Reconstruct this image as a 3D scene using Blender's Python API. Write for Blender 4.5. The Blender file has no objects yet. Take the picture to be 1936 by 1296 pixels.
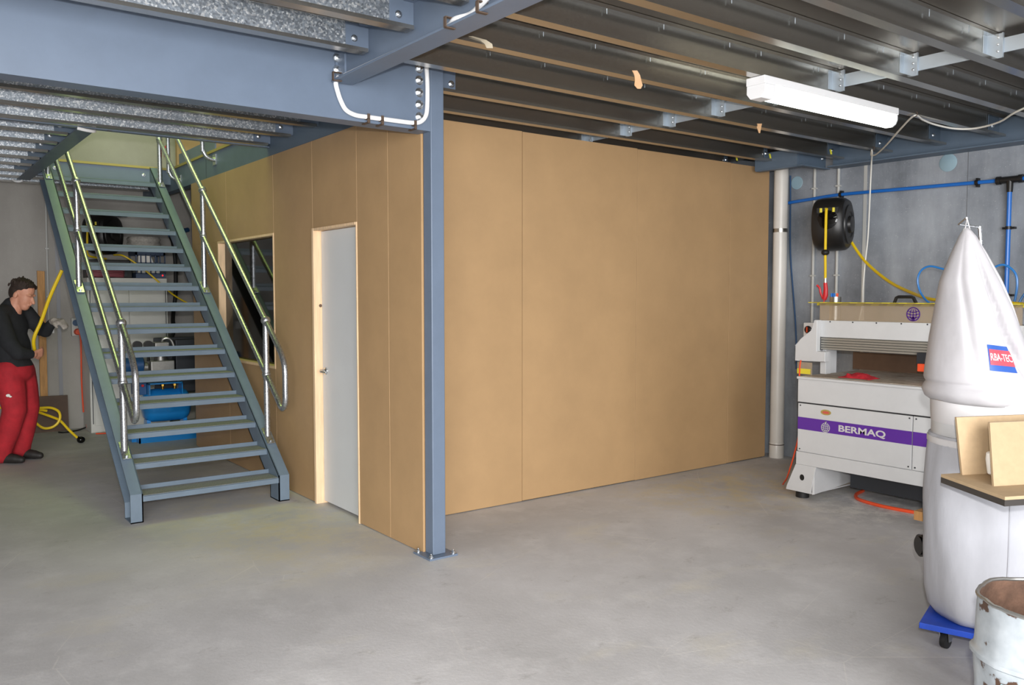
import bpy, math, random
from mathutils import Vector, Matrix, noise
random.seed(7)
PI = math.pi
S = bpy.context.scene
COL = S.collection

# ------------------------------------------------------------------ camera, world, lights, exposure
cam_d = bpy.data.cameras.new('camera'); cam = bpy.data.objects.new('camera', cam_d); COL.objects.link(cam)
cam.location = (-2.597, -4.255, 1.57)
cam.rotation_euler = (math.radians(90 - 3.2327), 0, math.radians(53.170 - 90))
cam_d.sensor_width = 36; cam_d.lens = 1593.76 / 1936 * 36; cam_d.clip_start = 0.05
S.camera = cam
W = bpy.data.worlds.new('world'); S.world = W; W.use_nodes = True
W.node_tree.nodes['Background'].inputs[0].default_value = (0.95, 0.97, 1.0, 1)
W.node_tree.nodes['Background'].inputs[1].default_value = 0.30
S.view_settings.view_transform = 'Standard'; S.view_settings.look = 'None'
S.view_settings.exposure = 0.15; S.view_settings.gamma = 1.0; S.view_settings.use_curve_mapping = False

def light(name, kind, loc, aim, energy, color, **kw):
    d = bpy.data.lights.new(name, kind); d.energy = energy; d.color = color
    for k, v in kw.items(): setattr(d, k, v)
    o = bpy.data.objects.new(name, d); COL.objects.link(o); o.location = loc
    o.rotation_euler = (Vector(aim) - Vector(loc)).to_track_quat('-Z', 'Y').to_euler()
    return o
# soft daylight fill added behind the photographer, from an assumed opening out of view
light('rear_daylight_fill', 'AREA', (-4.8, -8.4, 2.5), (0.4, 2.0, 0.6), 1480, (0.98, 0.985, 1.0), shape='RECTANGLE', size=7.0, size_y=4.6)
# flash on top of the camera, tilted a little upwards
light('camera_flash', 'SPOT', (-2.56, -4.27, 1.72), (0.9, 0.42, 1.85), 460, (1.0, 0.98, 0.96), spot_size=math.radians(112), spot_blend=0.9, shadow_soft_size=0.035)
# greenish fluorescent tubes on the upper floor
light('upper_floor_tubes', 'AREA', (-0.75, 3.85, 5.2), (-0.75, 3.85, 0), 60, (0.74, 1.0, 0.20), shape='RECTANGLE', size=1.0, size_y=2.6)

# ------------------------------------------------------------------ materials
def lin(c):
    if isinstance(c, str):
        c = tuple(int(c[i:i + 2], 16) / 255 for i in (0, 2, 4))
    return tuple((x / 12.92 if x <= 0.04045 else ((x + 0.055) / 1.055) ** 2.4) for x in c)
MT = {}
def mat(name, col, rough=0.5, metal=0.0, var=0.0, vscale=6.0, bump=0.0, bscale=120.0, emit=0.0, alpha=1.0, trans=0.0, spec=0.5, col2=None, stretch=(1, 1, 1), coat=0.0, detail=4):
    m = bpy.data.materials.new(name); m.use_nodes = True; MT[name] = m
    nt = m.node_tree; N = nt.nodes; L = nt.links; b = N['Principled BSDF']
    c = lin(col); b.inputs['Base Color'].default_value = (*c, 1)
    b.inputs['Roughness'].default_value = rough; b.inputs['Metallic'].default_value = metal
    b.inputs['Specular IOR Level'].default_value = spec
    b.inputs['Alpha'].default_value = alpha; b.inputs['Transmission Weight'].default_value = trans
    b.inputs['Coat Weight'].default_value = coat
    if emit: b.inputs['Emission Color'].default_value = (*c, 1); b.inputs['Emission Strength'].default_value = emit
    if var or bump:
        tc = N.new('ShaderNodeTexCoord'); mp = N.new('ShaderNodeMapping'); mp.inputs['Scale'].default_value = stretch
        gm = N.new('ShaderNodeNewGeometry')
        L.new(gm.outputs['Position'], mp.inputs[0])
    if var:
        n = N.new('ShaderNodeTexNoise'); n.inputs['Scale'].default_value = vscale; n.inputs['Detail'].default_value = detail; n.inputs['Roughness'].default_value = 0.65
        L.new(mp.outputs[0], n.inputs['Vector'])
        r = N.new('ShaderNodeValToRGB'); c2 = lin(col2) if col2 else tuple(x * (1 - var) for x in c); c3 = c if col2 else tuple(min(1, x * (1 + var)) for x in c)
        r.color_ramp.elements[0].position = 0.32; r.color_ramp.elements[0].color = (*c2, 1)
        r.color_ramp.elements[1].position = 0.68; r.color_ramp.elements[1].color = (*c3, 1)
        L.new(n.outputs['Fac'], r.inputs[0]); L.new(r.outputs[0], b.inputs['Base Color'])
    if bump:
        n2 = N.new('ShaderNodeTexNoise'); n2.inputs['Scale'].default_value = bscale; n2.inputs['Detail'].default_value = 3
        L.new(mp.outputs[0], n2.inputs['Vector'])
        bp = N.new('ShaderNodeBump'); bp.inputs['Strength'].default_value = bump; bp.inputs['Distance'].default_value = 0.01
        L.new(n2.outputs['Fac'], bp.inputs['Height']); L.new(bp.outputs[0], b.inputs['Normal'])
    return m

mat('paint', '647183', 0.42, var=0.05, vscale=5)
mat('paint_stair_dim', '62717F', 0.5, var=0.07, vscale=6)  # beam paint darkened slightly, standing in for the dimmer light on the stairs
mat('paint_dark', '5A6A7B', 0.5, var=0.07, vscale=5)
mat('mdf', 'AC8C65', 0.5, var=0.06, vscale=2.5, bump=0.05, bscale=260, detail=9)
mat('mdf_raw', 'B09878', 0.6, var=0.05, vscale=30)
mat('mdf_edge', 'D9BE90', 0.7)
mat('pine', 'E2C29C', 0.55, var=0.12, vscale=7, stretch=(8, 8, 0.6))
mat('old_timber', 'B98A55', 0.7, var=0.25, vscale=5, stretch=(5, 5, 0.7))
mat('brown_board', '5B4535', 0.6, var=0.2, vscale=4)
mat('door_white', 'CDCFD0', 0.35, var=0.015, vscale=3)
mat('chrome', 'C9CACB', 0.22, 1.0)
mat('bolt_zinc', 'D2D6DA', 0.3, 1.0)
mat('stud_dark', '3A2E22', 0.8)
mat('deck', '8A7050', 0.75, var=0.12, vscale=3)
mat('deck_edge', '9F8F50', 0.6)
mat('pvc', 'D3CFC8', 0.35, var=0.02)
mat('pvc_white', 'EDEDEE', 0.4)
mat('cable_white', 'DCDAD2', 0.5)
mat('conduit_grey', 'B8B8B4', 0.45)
mat('clip_rust', '5A4A3E', 0.6, 0.3)
mat('tape', 'C79A6B', 0.5)
mat('tape_clear', 'B9AE98', 0.3)
mat('blue_pipe', '1F69BE', 0.35)
mat('blue_hose', '2B74B8', 0.3)
mat('blue_dark', '2A4B70', 0.4)
mat('black_plastic', '1B1A1A', 0.4, bump=0.05, bscale=300)
mat('black_rubber', '151515', 0.6)
mat('black_gloss', '0B0A0A', 0.06, spec=0.35)
mat('yellow_hose', 'E4C21A', 0.4)
mat('yellow_sign', 'D9CB3B', 0.5)
mat('red_plastic', 'D2222A', 0.4)
mat('rag_red', 'B11C2A', 0.85, var=0.2, vscale=30)
mat('orange', 'E2512A', 0.5)
mat('machine_white', 'C6C7C8', 0.38, var=0.02, vscale=8)
mat('purple', '5A2C93', 0.4)
mat('decal_grey', 'C9C7C6', 0.45)
mat('aluminium', 'B4B1AA', 0.35, 1.0, var=0.05)
mat('alu_matt', 'A7A49C', 0.5, 0.6)
mat('shadow_gap', '2A2A2C', 0.8)
mat('table_dusty', '8A7663', 0.7, var=0.3, vscale=9, col2='B9AFA2')
mat('acrylic', 'B9A68C', 0.06, alpha=0.42, spec=0.6)
mat('badge_gold', 'B6A15C', 0.4, 0.3)
mat('badge_red', 'C65A4A', 0.5)
mat('dark_metal', '33363B', 0.45, 0.3)
mat('grey_metal', '7C7D80', 0.45, 0.5)
mat('vinyl', 'B6B4B7', 0.42, var=0.05, vscale=5, bump=0.5, bscale=7)
mat('cloth_bag', 'ADAEB4', 0.8, var=0.05, vscale=7, bump=0.25, bscale=22, stretch=(1, 1, 0.45))
mat('print_red', 'CF4A57', 0.5)
mat('print_blue', '2F55A0', 0.5)
mat('print_white', 'CFCDCE', 0.5)
mat('dolly_blue', '1F49B8', 0.45, var=0.1, vscale=20)
mat('laminate_dark', '3A3633', 0.5)
mat('shirt', '1E1F22', 0.9, var=0.15, vscale=25)
mat('trousers', 'A81F29', 0.85, var=0.18, vscale=12)
mat('skin', 'C98E74', 0.55, var=0.05, vscale=20)
mat('hair', '2E211A', 0.75, var=0.35, vscale=60, bump=0.6, bscale=130)
mat('glove', '9C948C', 0.85, var=0.35, vscale=40)
mat('shoe', '24211F', 0.6)
mat('cabinet_white', 'C9C8C2', 0.45, var=0.02)
mat('crate_blue', '3E4E68', 0.5)
mat('wrap', 'B5B0A8', 0.12, var=0.2, vscale=40, bump=0.6, bscale=60, spec=0.9)
mat('cable_pink', '8E4A52', 0.6)
mat('tank_blue', '1E86D0', 0.3, coat=0.3)
mat('motor_blue', '1E4E80', 0.4)
mat('cast_alu', 'A9A8A4', 0.4, 0.85, var=0.1, vscale=25)
mat('brass', 'B08A3C', 0.35, 1.0)
mat('led_red', 'FF2020', 0.4, emit=3)
mat('tube_glow', 'FBFFF4', 0.4, emit=7.0)
mat('green_tag', 'C9C51F', 0.6)
mat('wall_disc', '8FA9B5', 0.5, var=0.04)
mat('paper', 'E6E2DA', 0.8)
mat('rust', '5C4436', 0.85, var=0.35, vscale=14, bump=0.3, bscale=60)

def galv(name, lo, hi, rlo, rhi, scale, bmp=0.03, mid=None):
    m = bpy.data.materials.new(name); m.use_nodes = True; MT[name] = m
    N = m.node_tree.nodes; L = m.node_tree.links; b = N['Principled BSDF']; b.inputs['Metallic'].default_value = 0.92
    g = N.new('ShaderNodeNewGeometry'); v = N.new('ShaderNodeTexVoronoi'); v.inputs['Scale'].default_value = scale
    L.new(g.outputs['Position'], v.inputs['Vector'])
    s = N.new('ShaderNodeSeparateColor'); L.new(v.outputs['Color'], s.inputs[0])
    r = N.new('ShaderNodeValToRGB'); r.color_ramp.elements[0].color = (*lin(lo), 1); r.color_ramp.elements[1].color = (*lin(hi), 1)
    L.new(s.outputs[0], r.inputs[0]); L.new(r.outputs[0], b.inputs['Base Color'])
    mr = N.new('ShaderNodeMapRange'); mr.inputs[3].default_value = rlo; mr.inputs[4].default_value = rhi
    L.new(s.outputs[1], mr.inputs[0]); L.new(mr.outputs[0], b.inputs['Roughness'])
    if bmp:
        bp = N.new('ShaderNodeBump'); bp.inputs['Strength'].default_value = bmp; bp.inputs['Distance'].default_value = 0.002
        L.new(s.outputs[2], bp.inputs['Height']); L.new(bp.outputs[0], b.inputs['Normal'])
    if mid:
        e = r.color_ramp.elements.new(0.62); e.color = (*lin(mid), 1)
    return m
galv('galv', 'B3B0AA', 'B9B6B0', 0.20, 0.24, 160, 0.0)
mat('galv_bright', 'C3CED8', 0.36, 0.45)
galv('galv_deck', '9B8F80', '9B8F80', 0.27, 0.27, 30, 0.0)
galv('galv_spangle', '98A1AC', 'FAFDFF', 0.40, 0.58, 115, 0.12, 'B4BDC7')
galv('galv_tube', '9FA2A6', 'C9CDD2', 0.26, 0.42, 140)

def concrete(name, base, dark, light_, scale, floor=False):
    m = bpy.data.materials.new(name); m.use_nodes = True; MT[name] = m
    N = m.node_tree.nodes; L = m.node_tree.links; b = N['Principled BSDF']; b.inputs['Roughness'].default_value = 0.6 if floor else 0.85
    g = N.new('ShaderNodeNewGeometry')
    def nz(sc, det, st=(1, 1, 1), ro=0.6):
        mp = N.new('ShaderNodeMapping'); mp.inputs['Scale'].default_value = st; L.new(g.outputs['Position'], mp.inputs[0])
        n = N.new('ShaderNodeTexNoise'); n.inputs['Scale'].default_value = sc; n.inputs['Detail'].default_value = det; n.inputs['Roughness'].default_value = ro
        L.new(mp.outputs[0], n.inputs['Vector']); return n.outputs['Fac']
    def ramp(src, a, c, pa, pb):
        r = N.new('ShaderNodeValToRGB'); r.color_ramp.elements[0].position = pa; r.color_ramp.elements[1].position = pb
        r.color_ramp.elements[0].color = (*a, 1); r.color_ramp.elements[1].color = (*c, 1); L.new(src, r.inputs[0]); return r.outputs[0]
    def mix(f, a, c, mode='MIX'):
        x = N.new('ShaderNodeMix'); x.data_type = 'RGBA'; x.blend_type = mode
        if isinstance(f, float): x.inputs[0].default_value = f
        else: L.new(f, x.inputs[0])
        for i, q in ((6, a), (7, c)):
            if isinstance(q, tuple): x.inputs[i].default_value = (*q, 1)
            else: L.new(q, x.inputs[i])
        return x.outputs[2]
    k0, k1 = (0, 0, 0), (1, 1, 1)
    if floor:
        c = ramp(nz(0.75, 8), lin(dark), lin(base), 0.3, 0.66)
        c = mix(ramp(nz(2.2, 10, (1, 1, 1), 0.7), k0, (0.55,) * 3, 0.5, 0.72), c, lin(light_))
        c = mix(ramp(nz(1.3, 7, (1, 1.6, 1)), k0, (0.5,) * 3, 0.56, 0.74), c, lin('CCC6B2'))
        c = mix(ramp(nz(55, 4), k0, (0.22,) * 3, 0.55, 0.7), c, lin(dark))
        c = mix(ramp(nz(3.2, 10, (1, 1.5, 1), 0.8), (0.55,) * 3, k0, 0.33, 0.42), c, lin('8E8B88'))
        c = mix(ramp(nz(14, 4, (1, 1, 1), 0.6), k0, (0.6,) * 3, 0.72, 0.76), c, lin('7C756E'))
        def spot(cx, cy, sx, sy):
            a = N.new('ShaderNodeVectorMath'); a.operation = 'SUBTRACT'; L.new(g.outputs['Position'], a.inputs[0]); a.inputs[1].default_value = (cx, cy, 0)
            d = N.new('ShaderNodeVectorMath'); d.operation = 'MULTIPLY'; L.new(a.outputs[0], d.inputs[0]); d.inputs[1].default_value = (1 / sx, 1 / sy, 0)
            le = N.new('ShaderNodeVectorMath'); le.operation = 'LENGTH'; L.new(d.outputs[0], le.inputs[0])
            return ramp(le.outputs['Value'], k1, k0, 0.25, 1.0)
        c = mix(mix(ramp(nz(5, 8, (1, 1, 1), 0.75), k0, (0.9,) * 3, 0.46, 0.6), k0, spot(3.5, -1.0, 1.0, 0.8)), c, lin('EDEBE6'))
        c = mix(mix(ramp(nz(4, 8, (1, 1, 1), 0.75), k0, (0.8,) * 3, 0.44, 0.62), k0, spot(2.9, 0.1, 1.3, 0.9)), c, lin('CDBF98'))
        c = mix(mix(ramp(nz(3, 8, (1, 1, 1), 0.75), k0, (0.7,) * 3, 0.42, 0.62), k0, spot(-0.5, 1.3, 0.9, 1.6)), c, lin('C6BC95'))
        # thin scratches and drag marks
        w = N.new('ShaderNodeTexVoronoi'); w.feature = 'DISTANCE_TO_EDGE'; w.inputs['Scale'].default_value = 0.9
        mp = N.new('ShaderNodeMapping'); mp.inputs['Scale'].default_value = (1, 2.2, 1); mp.inputs['Rotation'].default_value = (0, 0, 0.6)
        L.new(g.outputs['Position'], mp.inputs[0]); L.new(mp.outputs[0], w.inputs['Vector'])
        sc = ramp(w.outputs['Distance'], (0.45,) * 3, k0, 0.0, 0.004)
        c = mix(mix(ramp(nz(1.1, 3), k0, k1, 0.45, 0.6), k0, sc), c, lin('DEDAD2'))
    else:
        c = ramp(nz(scale, 9), lin(dark), lin(base), 0.3, 0.68)
        c = mix(ramp(nz(scale * 1.4, 8, (1, 1, 0.22)), k0, (0.6,) * 3, 0.5, 0.75), c, lin(light_))
        c = mix(ramp(nz(70, 2), k0, (0.45,) * 3, 0.66, 0.72), c, lin('C7CACE'))
        c = mix(ramp(nz(scale * 0.8, 6, (1, 1, 0.3)), k0, (0.5,) * 3, 0.55, 0.7), c, lin(dark))
    L.new(c, b.inputs['Base Color'])
    bp = N.new('ShaderNodeBump'); bp.inputs['Strength'].default_value = 0.12; bp.inputs['Distance'].default_value = 0.01
    L.new(nz(40 if floor else 25, 5), bp.inputs['Height']); L.new(bp.outputs[0], b.inputs['Normal'])
    return m
concrete('floor_concrete', 'C8C7C8', 'A8A7A7', 'D9D8D8', 1, True)
concrete('wall_concrete', '959BA3', '5C6168', 'B6BBC1', 1.5)
concrete('wall_concrete_back', 'AAA6A0', '94908A', 'B6B2AB', 1.0)

def tread_material():
    m = bpy.data.materials.new('tread_grip'); m.use_nodes = True; MT['tread_grip'] = m
    N = m.node_tree.nodes; L = m.node_tree.links; b = N['Principled BSDF']; b.inputs['Roughness'].default_value = 0.75
    g = N.new('ShaderNodeNewGeometry'); v = N.new('ShaderNodeTexVoronoi'); v.inputs['Scale'].default_value = 110
    L.new(g.outputs['Position'], v.inputs['Vector'])
    r = N.new('ShaderNodeValToRGB'); r.color_ramp.elements[0].color = (*lin('8E8C82'), 1); r.color_ramp.elements[1].color = (*lin('75767A'), 1)
    r.color_ramp.elements[0].position = 0.25; r.color_ramp.elements[1].position = 0.5
    L.new(v.outputs['Distance'], r.inputs[0]); L.new(r.outputs[0], b.inputs['Base Color'])
    bp = N.new('ShaderNodeBump'); bp.inputs['Strength'].default_value = 0.2; bp.inputs['Distance'].default_value = 0.003
    L.new(v.outputs['Distance'], bp.inputs['Height']); L.new(bp.outputs[0], b.inputs['Normal'])
tread_material()
def hazard_material():
    m = mat('hazard', 'C9B92E', 0.5); N = m.node_tree.nodes; L = m.node_tree.links; b = N['Principled BSDF']
    g = N.new('ShaderNodeNewGeometry'); w = N.new('ShaderNodeTexWave'); w.inputs['Scale'].default_value = 5; w.bands_direction = 'DIAGONAL'
    L.new(g.outputs['Position'], w.inputs['Vector'])
    r = N.new('ShaderNodeValToRGB'); r.color_ramp.interpolation = 'CONSTANT'; r.color_ramp.elements[0].color = (*lin('A8972A'), 1); r.color_ramp.elements[1].color = (*lin('CDBE38'), 1)
    r.color_ramp.elements[1].position = 0.5; L.new(w.outputs['Fac'], r.inputs[0]); L.new(r.outputs[0], b.inputs['Base Color'])
hazard_material()
def drum_material():
    m = bpy.data.materials.new('drum_paint'); m.use_nodes = True; MT['drum_paint'] = m
    N = m.node_tree.nodes; L = m.node_tree.links; b = N['Principled BSDF']; b.inputs['Roughness'].default_value = 0.42; b.inputs['Metallic'].default_value = 0.25
    g = N.new('ShaderNodeNewGeometry')
    n = N.new('ShaderNodeTexNoise'); n.inputs['Scale'].default_value = 9; n.inputs['Detail'].default_value = 8; L.new(g.outputs['Position'], n.inputs['Vector'])
    r = N.new('ShaderNodeValToRGB'); e = r.color_ramp.elements; e[0].position = 0.405; e[0].color = (*lin('5B4437'), 1); e[1].position = 0.425; e[1].color = (*lin('AEB6BC'), 1)
    q = r.color_ramp.elements.new(0.6); q.color = (*lin('C6CDD2'), 1)
    L.new(n.outputs['Fac'], r.inputs[0]); L.new(r.outputs[0], b.inputs['Base Color'])
drum_material()

# ------------------------------------------------------------------ mesh helpers
class MB:
    def __init__(s): s.v = []; s.f = []; s.mi = []
    def add(s, vs, fs):
        o = len(s.v); s.v += [tuple(p) for p in vs]; s.f += [tuple(i + o for i in f) for f in fs]; return s
    def box(s, x0, x1, y0, y1, z0, z1):
        x0, x1 = sorted((x0, x1)); y0, y1 = sorted((y0, y1)); z0, z1 = sorted((z0, z1))
        return s.add([(x0, y0, z0), (x1, y0, z0), (x1, y1, z0), (x0, y1, z0), (x0, y0, z1), (x1, y0, z1), (x1, y1, z1), (x0, y1, z1)],
                     [(3, 2, 1, 0), (4, 5, 6, 7), (0, 1, 5, 4), (1, 2, 6, 5), (2, 3, 7, 6), (3, 0, 4, 7)])
    def prism(s, pts, ax, a, b):
        # pts: 2d outline in the two other axes (order x,y,z without ax)
        def P(p, t): return (t, p[0], p[1]) if ax == 'x' else (p[0], t, p[1]) if ax == 'y' else (p[0], p[1], t)
        n = len(pts); vs = [P(p, a) for p in pts] + [P(p, b) for p in pts]
        fs = [(i, (i + 1) % n, n + (i + 1) % n, n + i) for i in range(n)] + [tuple(range(n))[::-1], tuple(range(n, 2 * n))]
        return s.add(vs, fs)
    def tube(s, path, r, n=8, closed=False):
        P = [Vector(p) for p in path]; m = len(P)
        R = r if isinstance(r, (list, tuple)) else [r] * m
        T = []
        for i in range(m):
            if closed: t = P[(i + 1) % m] - P[i - 1]
            else: t = P[min(i + 1, m - 1)] - P[max(i - 1, 0)]
            T.append(t.normalized())
        u = T[0].orthogonal().normalized(); vs = []
        for i in range(m):
            u = (u - T[i] * u.dot(T[i])); u = u.normalized() if u.length > 1e-6 else T[i].orthogonal().normalized()
            w = T[i].cross(u)
            for k in range(n):
                a = 2 * PI * k / n; vs.append(P[i] + (u * math.cos(a) + w * math.sin(a)) * R[i])
        fs = []
        for i in range(m if closed else m - 1):
            j = (i + 1) % m
            for k in range(n): fs.append((i * n + k, i * n + (k + 1) % n, j * n + (k + 1) % n, j * n + k))
        if not closed: fs += [tuple(range(n))[::-1], tuple(range((m - 1) * n, m * n))]
        return s.add(vs, fs)
    def cyl(s, a, b, r, r2=None, n=20): return s.tube([a, b], [r, r if r2 is None else r2], n)
    def lathe(s, prof, c, ax=(0, 0, 1), n=28):
        # prof: (radius, height) along ax from c; closed at ends where radius is 0
        A = Vector(ax).normalized(); u = A.orthogonal().normalized(); w = A.cross(u); c = Vector(c); vs = []; fs = []
        for (r, h) in prof:
            for k in range(n):
                a = 2 * PI * k / n; vs.append(c + A * h + (u * math.cos(a) + w * math.sin(a)) * r)
        for i in range(len(prof) - 1):
            for k in range(n): fs.append((i * n + k, i * n + (k + 1) % n, (i + 1) * n + (k + 1) % n, (i + 1) * n + k))
        fs += [tuple(range(n))[::-1], tuple(range((len(prof) - 1) * n, len(prof) * n))]
        return s.add(vs, fs)
    def ball(s, c, r, n=14, m=9):
        rx, ry, rz = r if isinstance(r, (tuple, list)) else (r, r, r)
        vs = []; fs = []
        for i in range(m + 1):
            t = PI * i / m
            for k in range(n):
                a = 2 * PI * k / n; vs.append((c[0] + rx * math.sin(t) * math.cos(a), c[1] + ry * math.sin(t) * math.sin(a), c[2] + rz * math.cos(t)))
        for i in range(m):
            for k in range(n): fs.append((i * n + k, (i + 1) * n + k, (i + 1) * n + (k + 1) % n, i * n + (k + 1) % n))
        return s.add(vs, fs)
    def ribbon(s, pts, th, ax, a, b):
        # band of thickness th (to the right of travel) along a 2d polyline, extruded along ax
        out = []
        n = len(pts)
        for i in range(n):
            d1 = Vector(pts[i]) - Vector(pts[i - 1]) if i else Vector(pts[1]) - Vector(pts[0])
            d2 = Vector(pts[i + 1]) - Vector(pts[i]) if i < n - 1 else d1
            n1 = Vector((d1.y, -d1.x)).normalized(); n2 = Vector((d2.y, -d2.x)).normalized()
            k = (n1 + n2).normalized(); k = k / max(0.3, k.dot(n1)); out.append((pts[i][0] + k.x * th, pts[i][1] + k.y * th))
        for i in range(n - 1): s.prism([pts[i], pts[i + 1], out[i + 1], out[i]], ax, a, b)
        return s
    def bb(s):
        xs = list(zip(*s.v)); return [(min(a), max(a)) for a in xs]
def crom(pts, k=6):
    P = [Vector(p) for p in pts]; P = [P[0] * 2 - P[1]] + P + [P[-1] * 2 - P[-2]]; out = []
    for i in range(1, len(P) - 2):
        a, b, c, d = P[i - 1:i + 3]
        for j in range(k):
            t = j / k; out.append(0.5 * ((2 * b) + (c - a) * t + (2 * a - 5 * b + 4 * c - d) * t * t + (3 * b - a - 3 * c + d) * t ** 3))
    out.append(P[-2]); return out

def ring_mesh0(levels, n=14, c=(-0.112, 5.158)):
    mb = MB(); return mb.lathe([(r_, z - levels[0][0]) for z, r_ in levels], (c[0], c[1], levels[0][0]), n=n)
ORG = {}
def origin(o): return ORG[o.name] if o else Vector((0, 0, 0))
def mesh_of(name, mb, off, smooth, mats):
    me = bpy.data.meshes.new(name); me.from_pydata([tuple(Vector(p) - off) for p in mb.v], [], mb.f)
    for m in mats: me.materials.append(MT[m])
    import bmesh
    bm = bmesh.new(); bm.from_mesh(me); bmesh.ops.remove_doubles(bm, verts=bm.verts, dist=1e-6); bmesh.ops.recalc_face_normals(bm, faces=bm.faces); bm.to_mesh(me); bm.free()
    if smooth:
        for p in me.polygons: p.use_smooth = True
        me.set_sharp_from_angle(angle=math.radians(smooth if smooth > 1 else 35))
    me.update(); return me
def link(name, data, off, parent):
    o = bpy.data.objects.new(name, data); COL.objects.link(o)
    if parent: o.parent = parent; o.location = off - origin(parent)
    else: o.location = off
    ORG[o.name] = off.copy(); return o
def part(name, mb, m, parent, smooth=1, bevel=0.0, label=None):
    b = mb.bb(); off = Vector(((b[0][0] + b[0][1]) / 2, (b[1][0] + b[1][1]) / 2, b[2][0]))
    o = link(name, mesh_of(name, mb, off, smooth, [m]), off, parent)
    if bevel:
        md = o.modifiers.new('edge', 'BEVEL'); md.width = bevel; md.segments = 2; md.harden_normals = bool(smooth); md.limit_method = 'ANGLE'; md.angle_limit = math.radians(40)
    if label: o['label'] = label
    return o
def tag(o, label, cat, group=None):
    o['label'] = label; o['category'] = cat
    if group: o['group'] = group
    return o
def thing(name, label, cat, loc, group=None):
    o = bpy.data.objects.new(name, None); COL.objects.link(o); o.location = loc; o.empty_display_size = 0.1
    ORG[o.name] = Vector(loc); return tag(o, label, cat, group)
def solo(name, mb, m, label, cat, group=None, **kw): return tag(part(name, mb, m, None, **kw), label, cat, group)
def struct(name, mb, m, **kw):
    o = part(name, mb, m, None, **kw); o['kind'] = 'structure'; return o
def dup(o, parent=None, loc=None, rotz=None):
    c = o.copy(); COL.objects.link(c); c.parent = parent
    ORG[c.name] = Vector(loc) if loc is not None else ORG[o.name].copy()
    if loc is not None: c.location = loc
    if rotz is not None: c.rotation_euler = (0, 0, rotz)
    for ch in list(o.children): dup(ch, c)
    return c
BOLTS = {}
def bolt(parent, pos, ax, r=0.014, h=0.012, name='bolt'):
    key = (ax, r, h)
    if key not in BOLTS:
        A = {'x': (1, 0, 0), '-x': (-1, 0, 0), 'y': (0, 1, 0), '-y': (0, -1, 0), 'z': (0, 0, 1)}[ax]
        mb = MB(); mb.lathe([(r * 1.5, 0), (r * 1.5, h * 0.25)], (0, 0, 0), A, 12); mb.lathe([(r, h * 0.25), (r, h), (r * 0.6, h * 1.25)], (0, 0, 0), A, 6); mb.lathe([(r * 0.5, h), (r * 0.5, h * 1.6)], (0, 0, 0), A, 8)
        BOLTS[key] = mesh_of('bolt', mb, Vector((0, 0, 0)), 1, ['bolt_zinc'])
    return link(name, BOLTS[key], Vector(pos), parent)
def text2d(body, height, bold=0.0, width=None):
    c = bpy.data.curves.new('txt', 'FONT'); c.body = body; c.size = 1; c.offset = bold; c.resolution_u = 4
    o = bpy.data.objects.new('txt', c); COL.objects.link(o); me = bpy.data.meshes.new_from_object(o)
    vs = [tuple(v.co) for v in me.vertices]; fs = [tuple(p.vertices) for p in me.polygons]
    bpy.data.objects.remove(o); bpy.data.meshes.remove(me); bpy.data.curves.remove(c)
    x0 = min(v[0] for v in vs); x1 = max(v[0] for v in vs); y0 = min(v[1] for v in vs); y1 = max(v[1] for v in vs)
    k = height / (y1 - y0); kx = width / (x1 - x0) if width else k
    return [((v[0] - x0) * kx, (v[1] - y0) * k) for v in vs], fs
ORD = ['first', 'second', 'third', 'fourth', 'fifth', 'sixth', 'seventh', 'eighth', 'ninth', 'tenth', 'eleventh', 'twelfth', 'thirteenth', 'fourteenth', 'fifteenth']

ZJ, ZT = 2.78, 2.93          # underside and top of the joists
# ------------------------------------------------------------------ the room
struct('floor', MB().box(-7, 4.6, -10, 6.9, -0.12, 0), 'floor_concrete', smooth=0)
wr = struct('wall_right', MB().box(4.43, 4.6, -10, 6.9, 0, 5.6), 'wall_concrete', smooth=0)
part('panel_joint', MB().box(4.424, 4.432, -0.115, -0.085, 0, 2.93), 'conduit_grey', wr)
part('panel_joint', MB().box(4.428, 4.432, -0.98, -0.977, 0, 2.93), 'grey_metal', wr)
wb = struct('wall_back', MB().box(-7, 4.43, 6.7, 6.9, 0, 5.6), 'wall_concrete_back', smooth=0)
part('panel_joint', MB().box(-0.965, -0.925, 6.695, 6.702, 0, 2.93), 'grey_metal', wb)
struct('wall_left', MB().box(-7.15, -7, -10, 6.9, 0, 5.6), 'wall_concrete_back', smooth=0)
struct('wall_upper', MB().box(0.32, 4.43, 6.35, 6.42, 2.95, 5.4), 'mdf', smooth=0)
cl = MB()
cl.box(-7, 4.43, -5.2, 2.58, 2.93, 2.95); cl.box(-7, -1.3, 2.58, 5.45, 2.93, 2.95); cl.box(0.0, 4.43, 2.58, 5.45, 2.93, 2.95); cl.box(-7, 4.43, 5.45, 6.7, 2.93, 2.95)
ceil = struct('ceiling', cl, 'galv_deck', smooth=0)
ed = MB(); ed.box(-1.3, 0, 5.436, 5.45, 2.928, 2.952); part('floor_edge', ed, 'deck_edge', ceil)
ed = MB(); ed.box(-0.012, 0.0, 2.58, 5.45, 2.928, 2.952); part('floor_edge', ed, 'deck_edge', ceil)
kb = MB(); kb.box(-0.006, 0.006, 3.9, 5.1, 2.952, 3.06); part('kick_plate', kb, 'paint', ceil)

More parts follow.
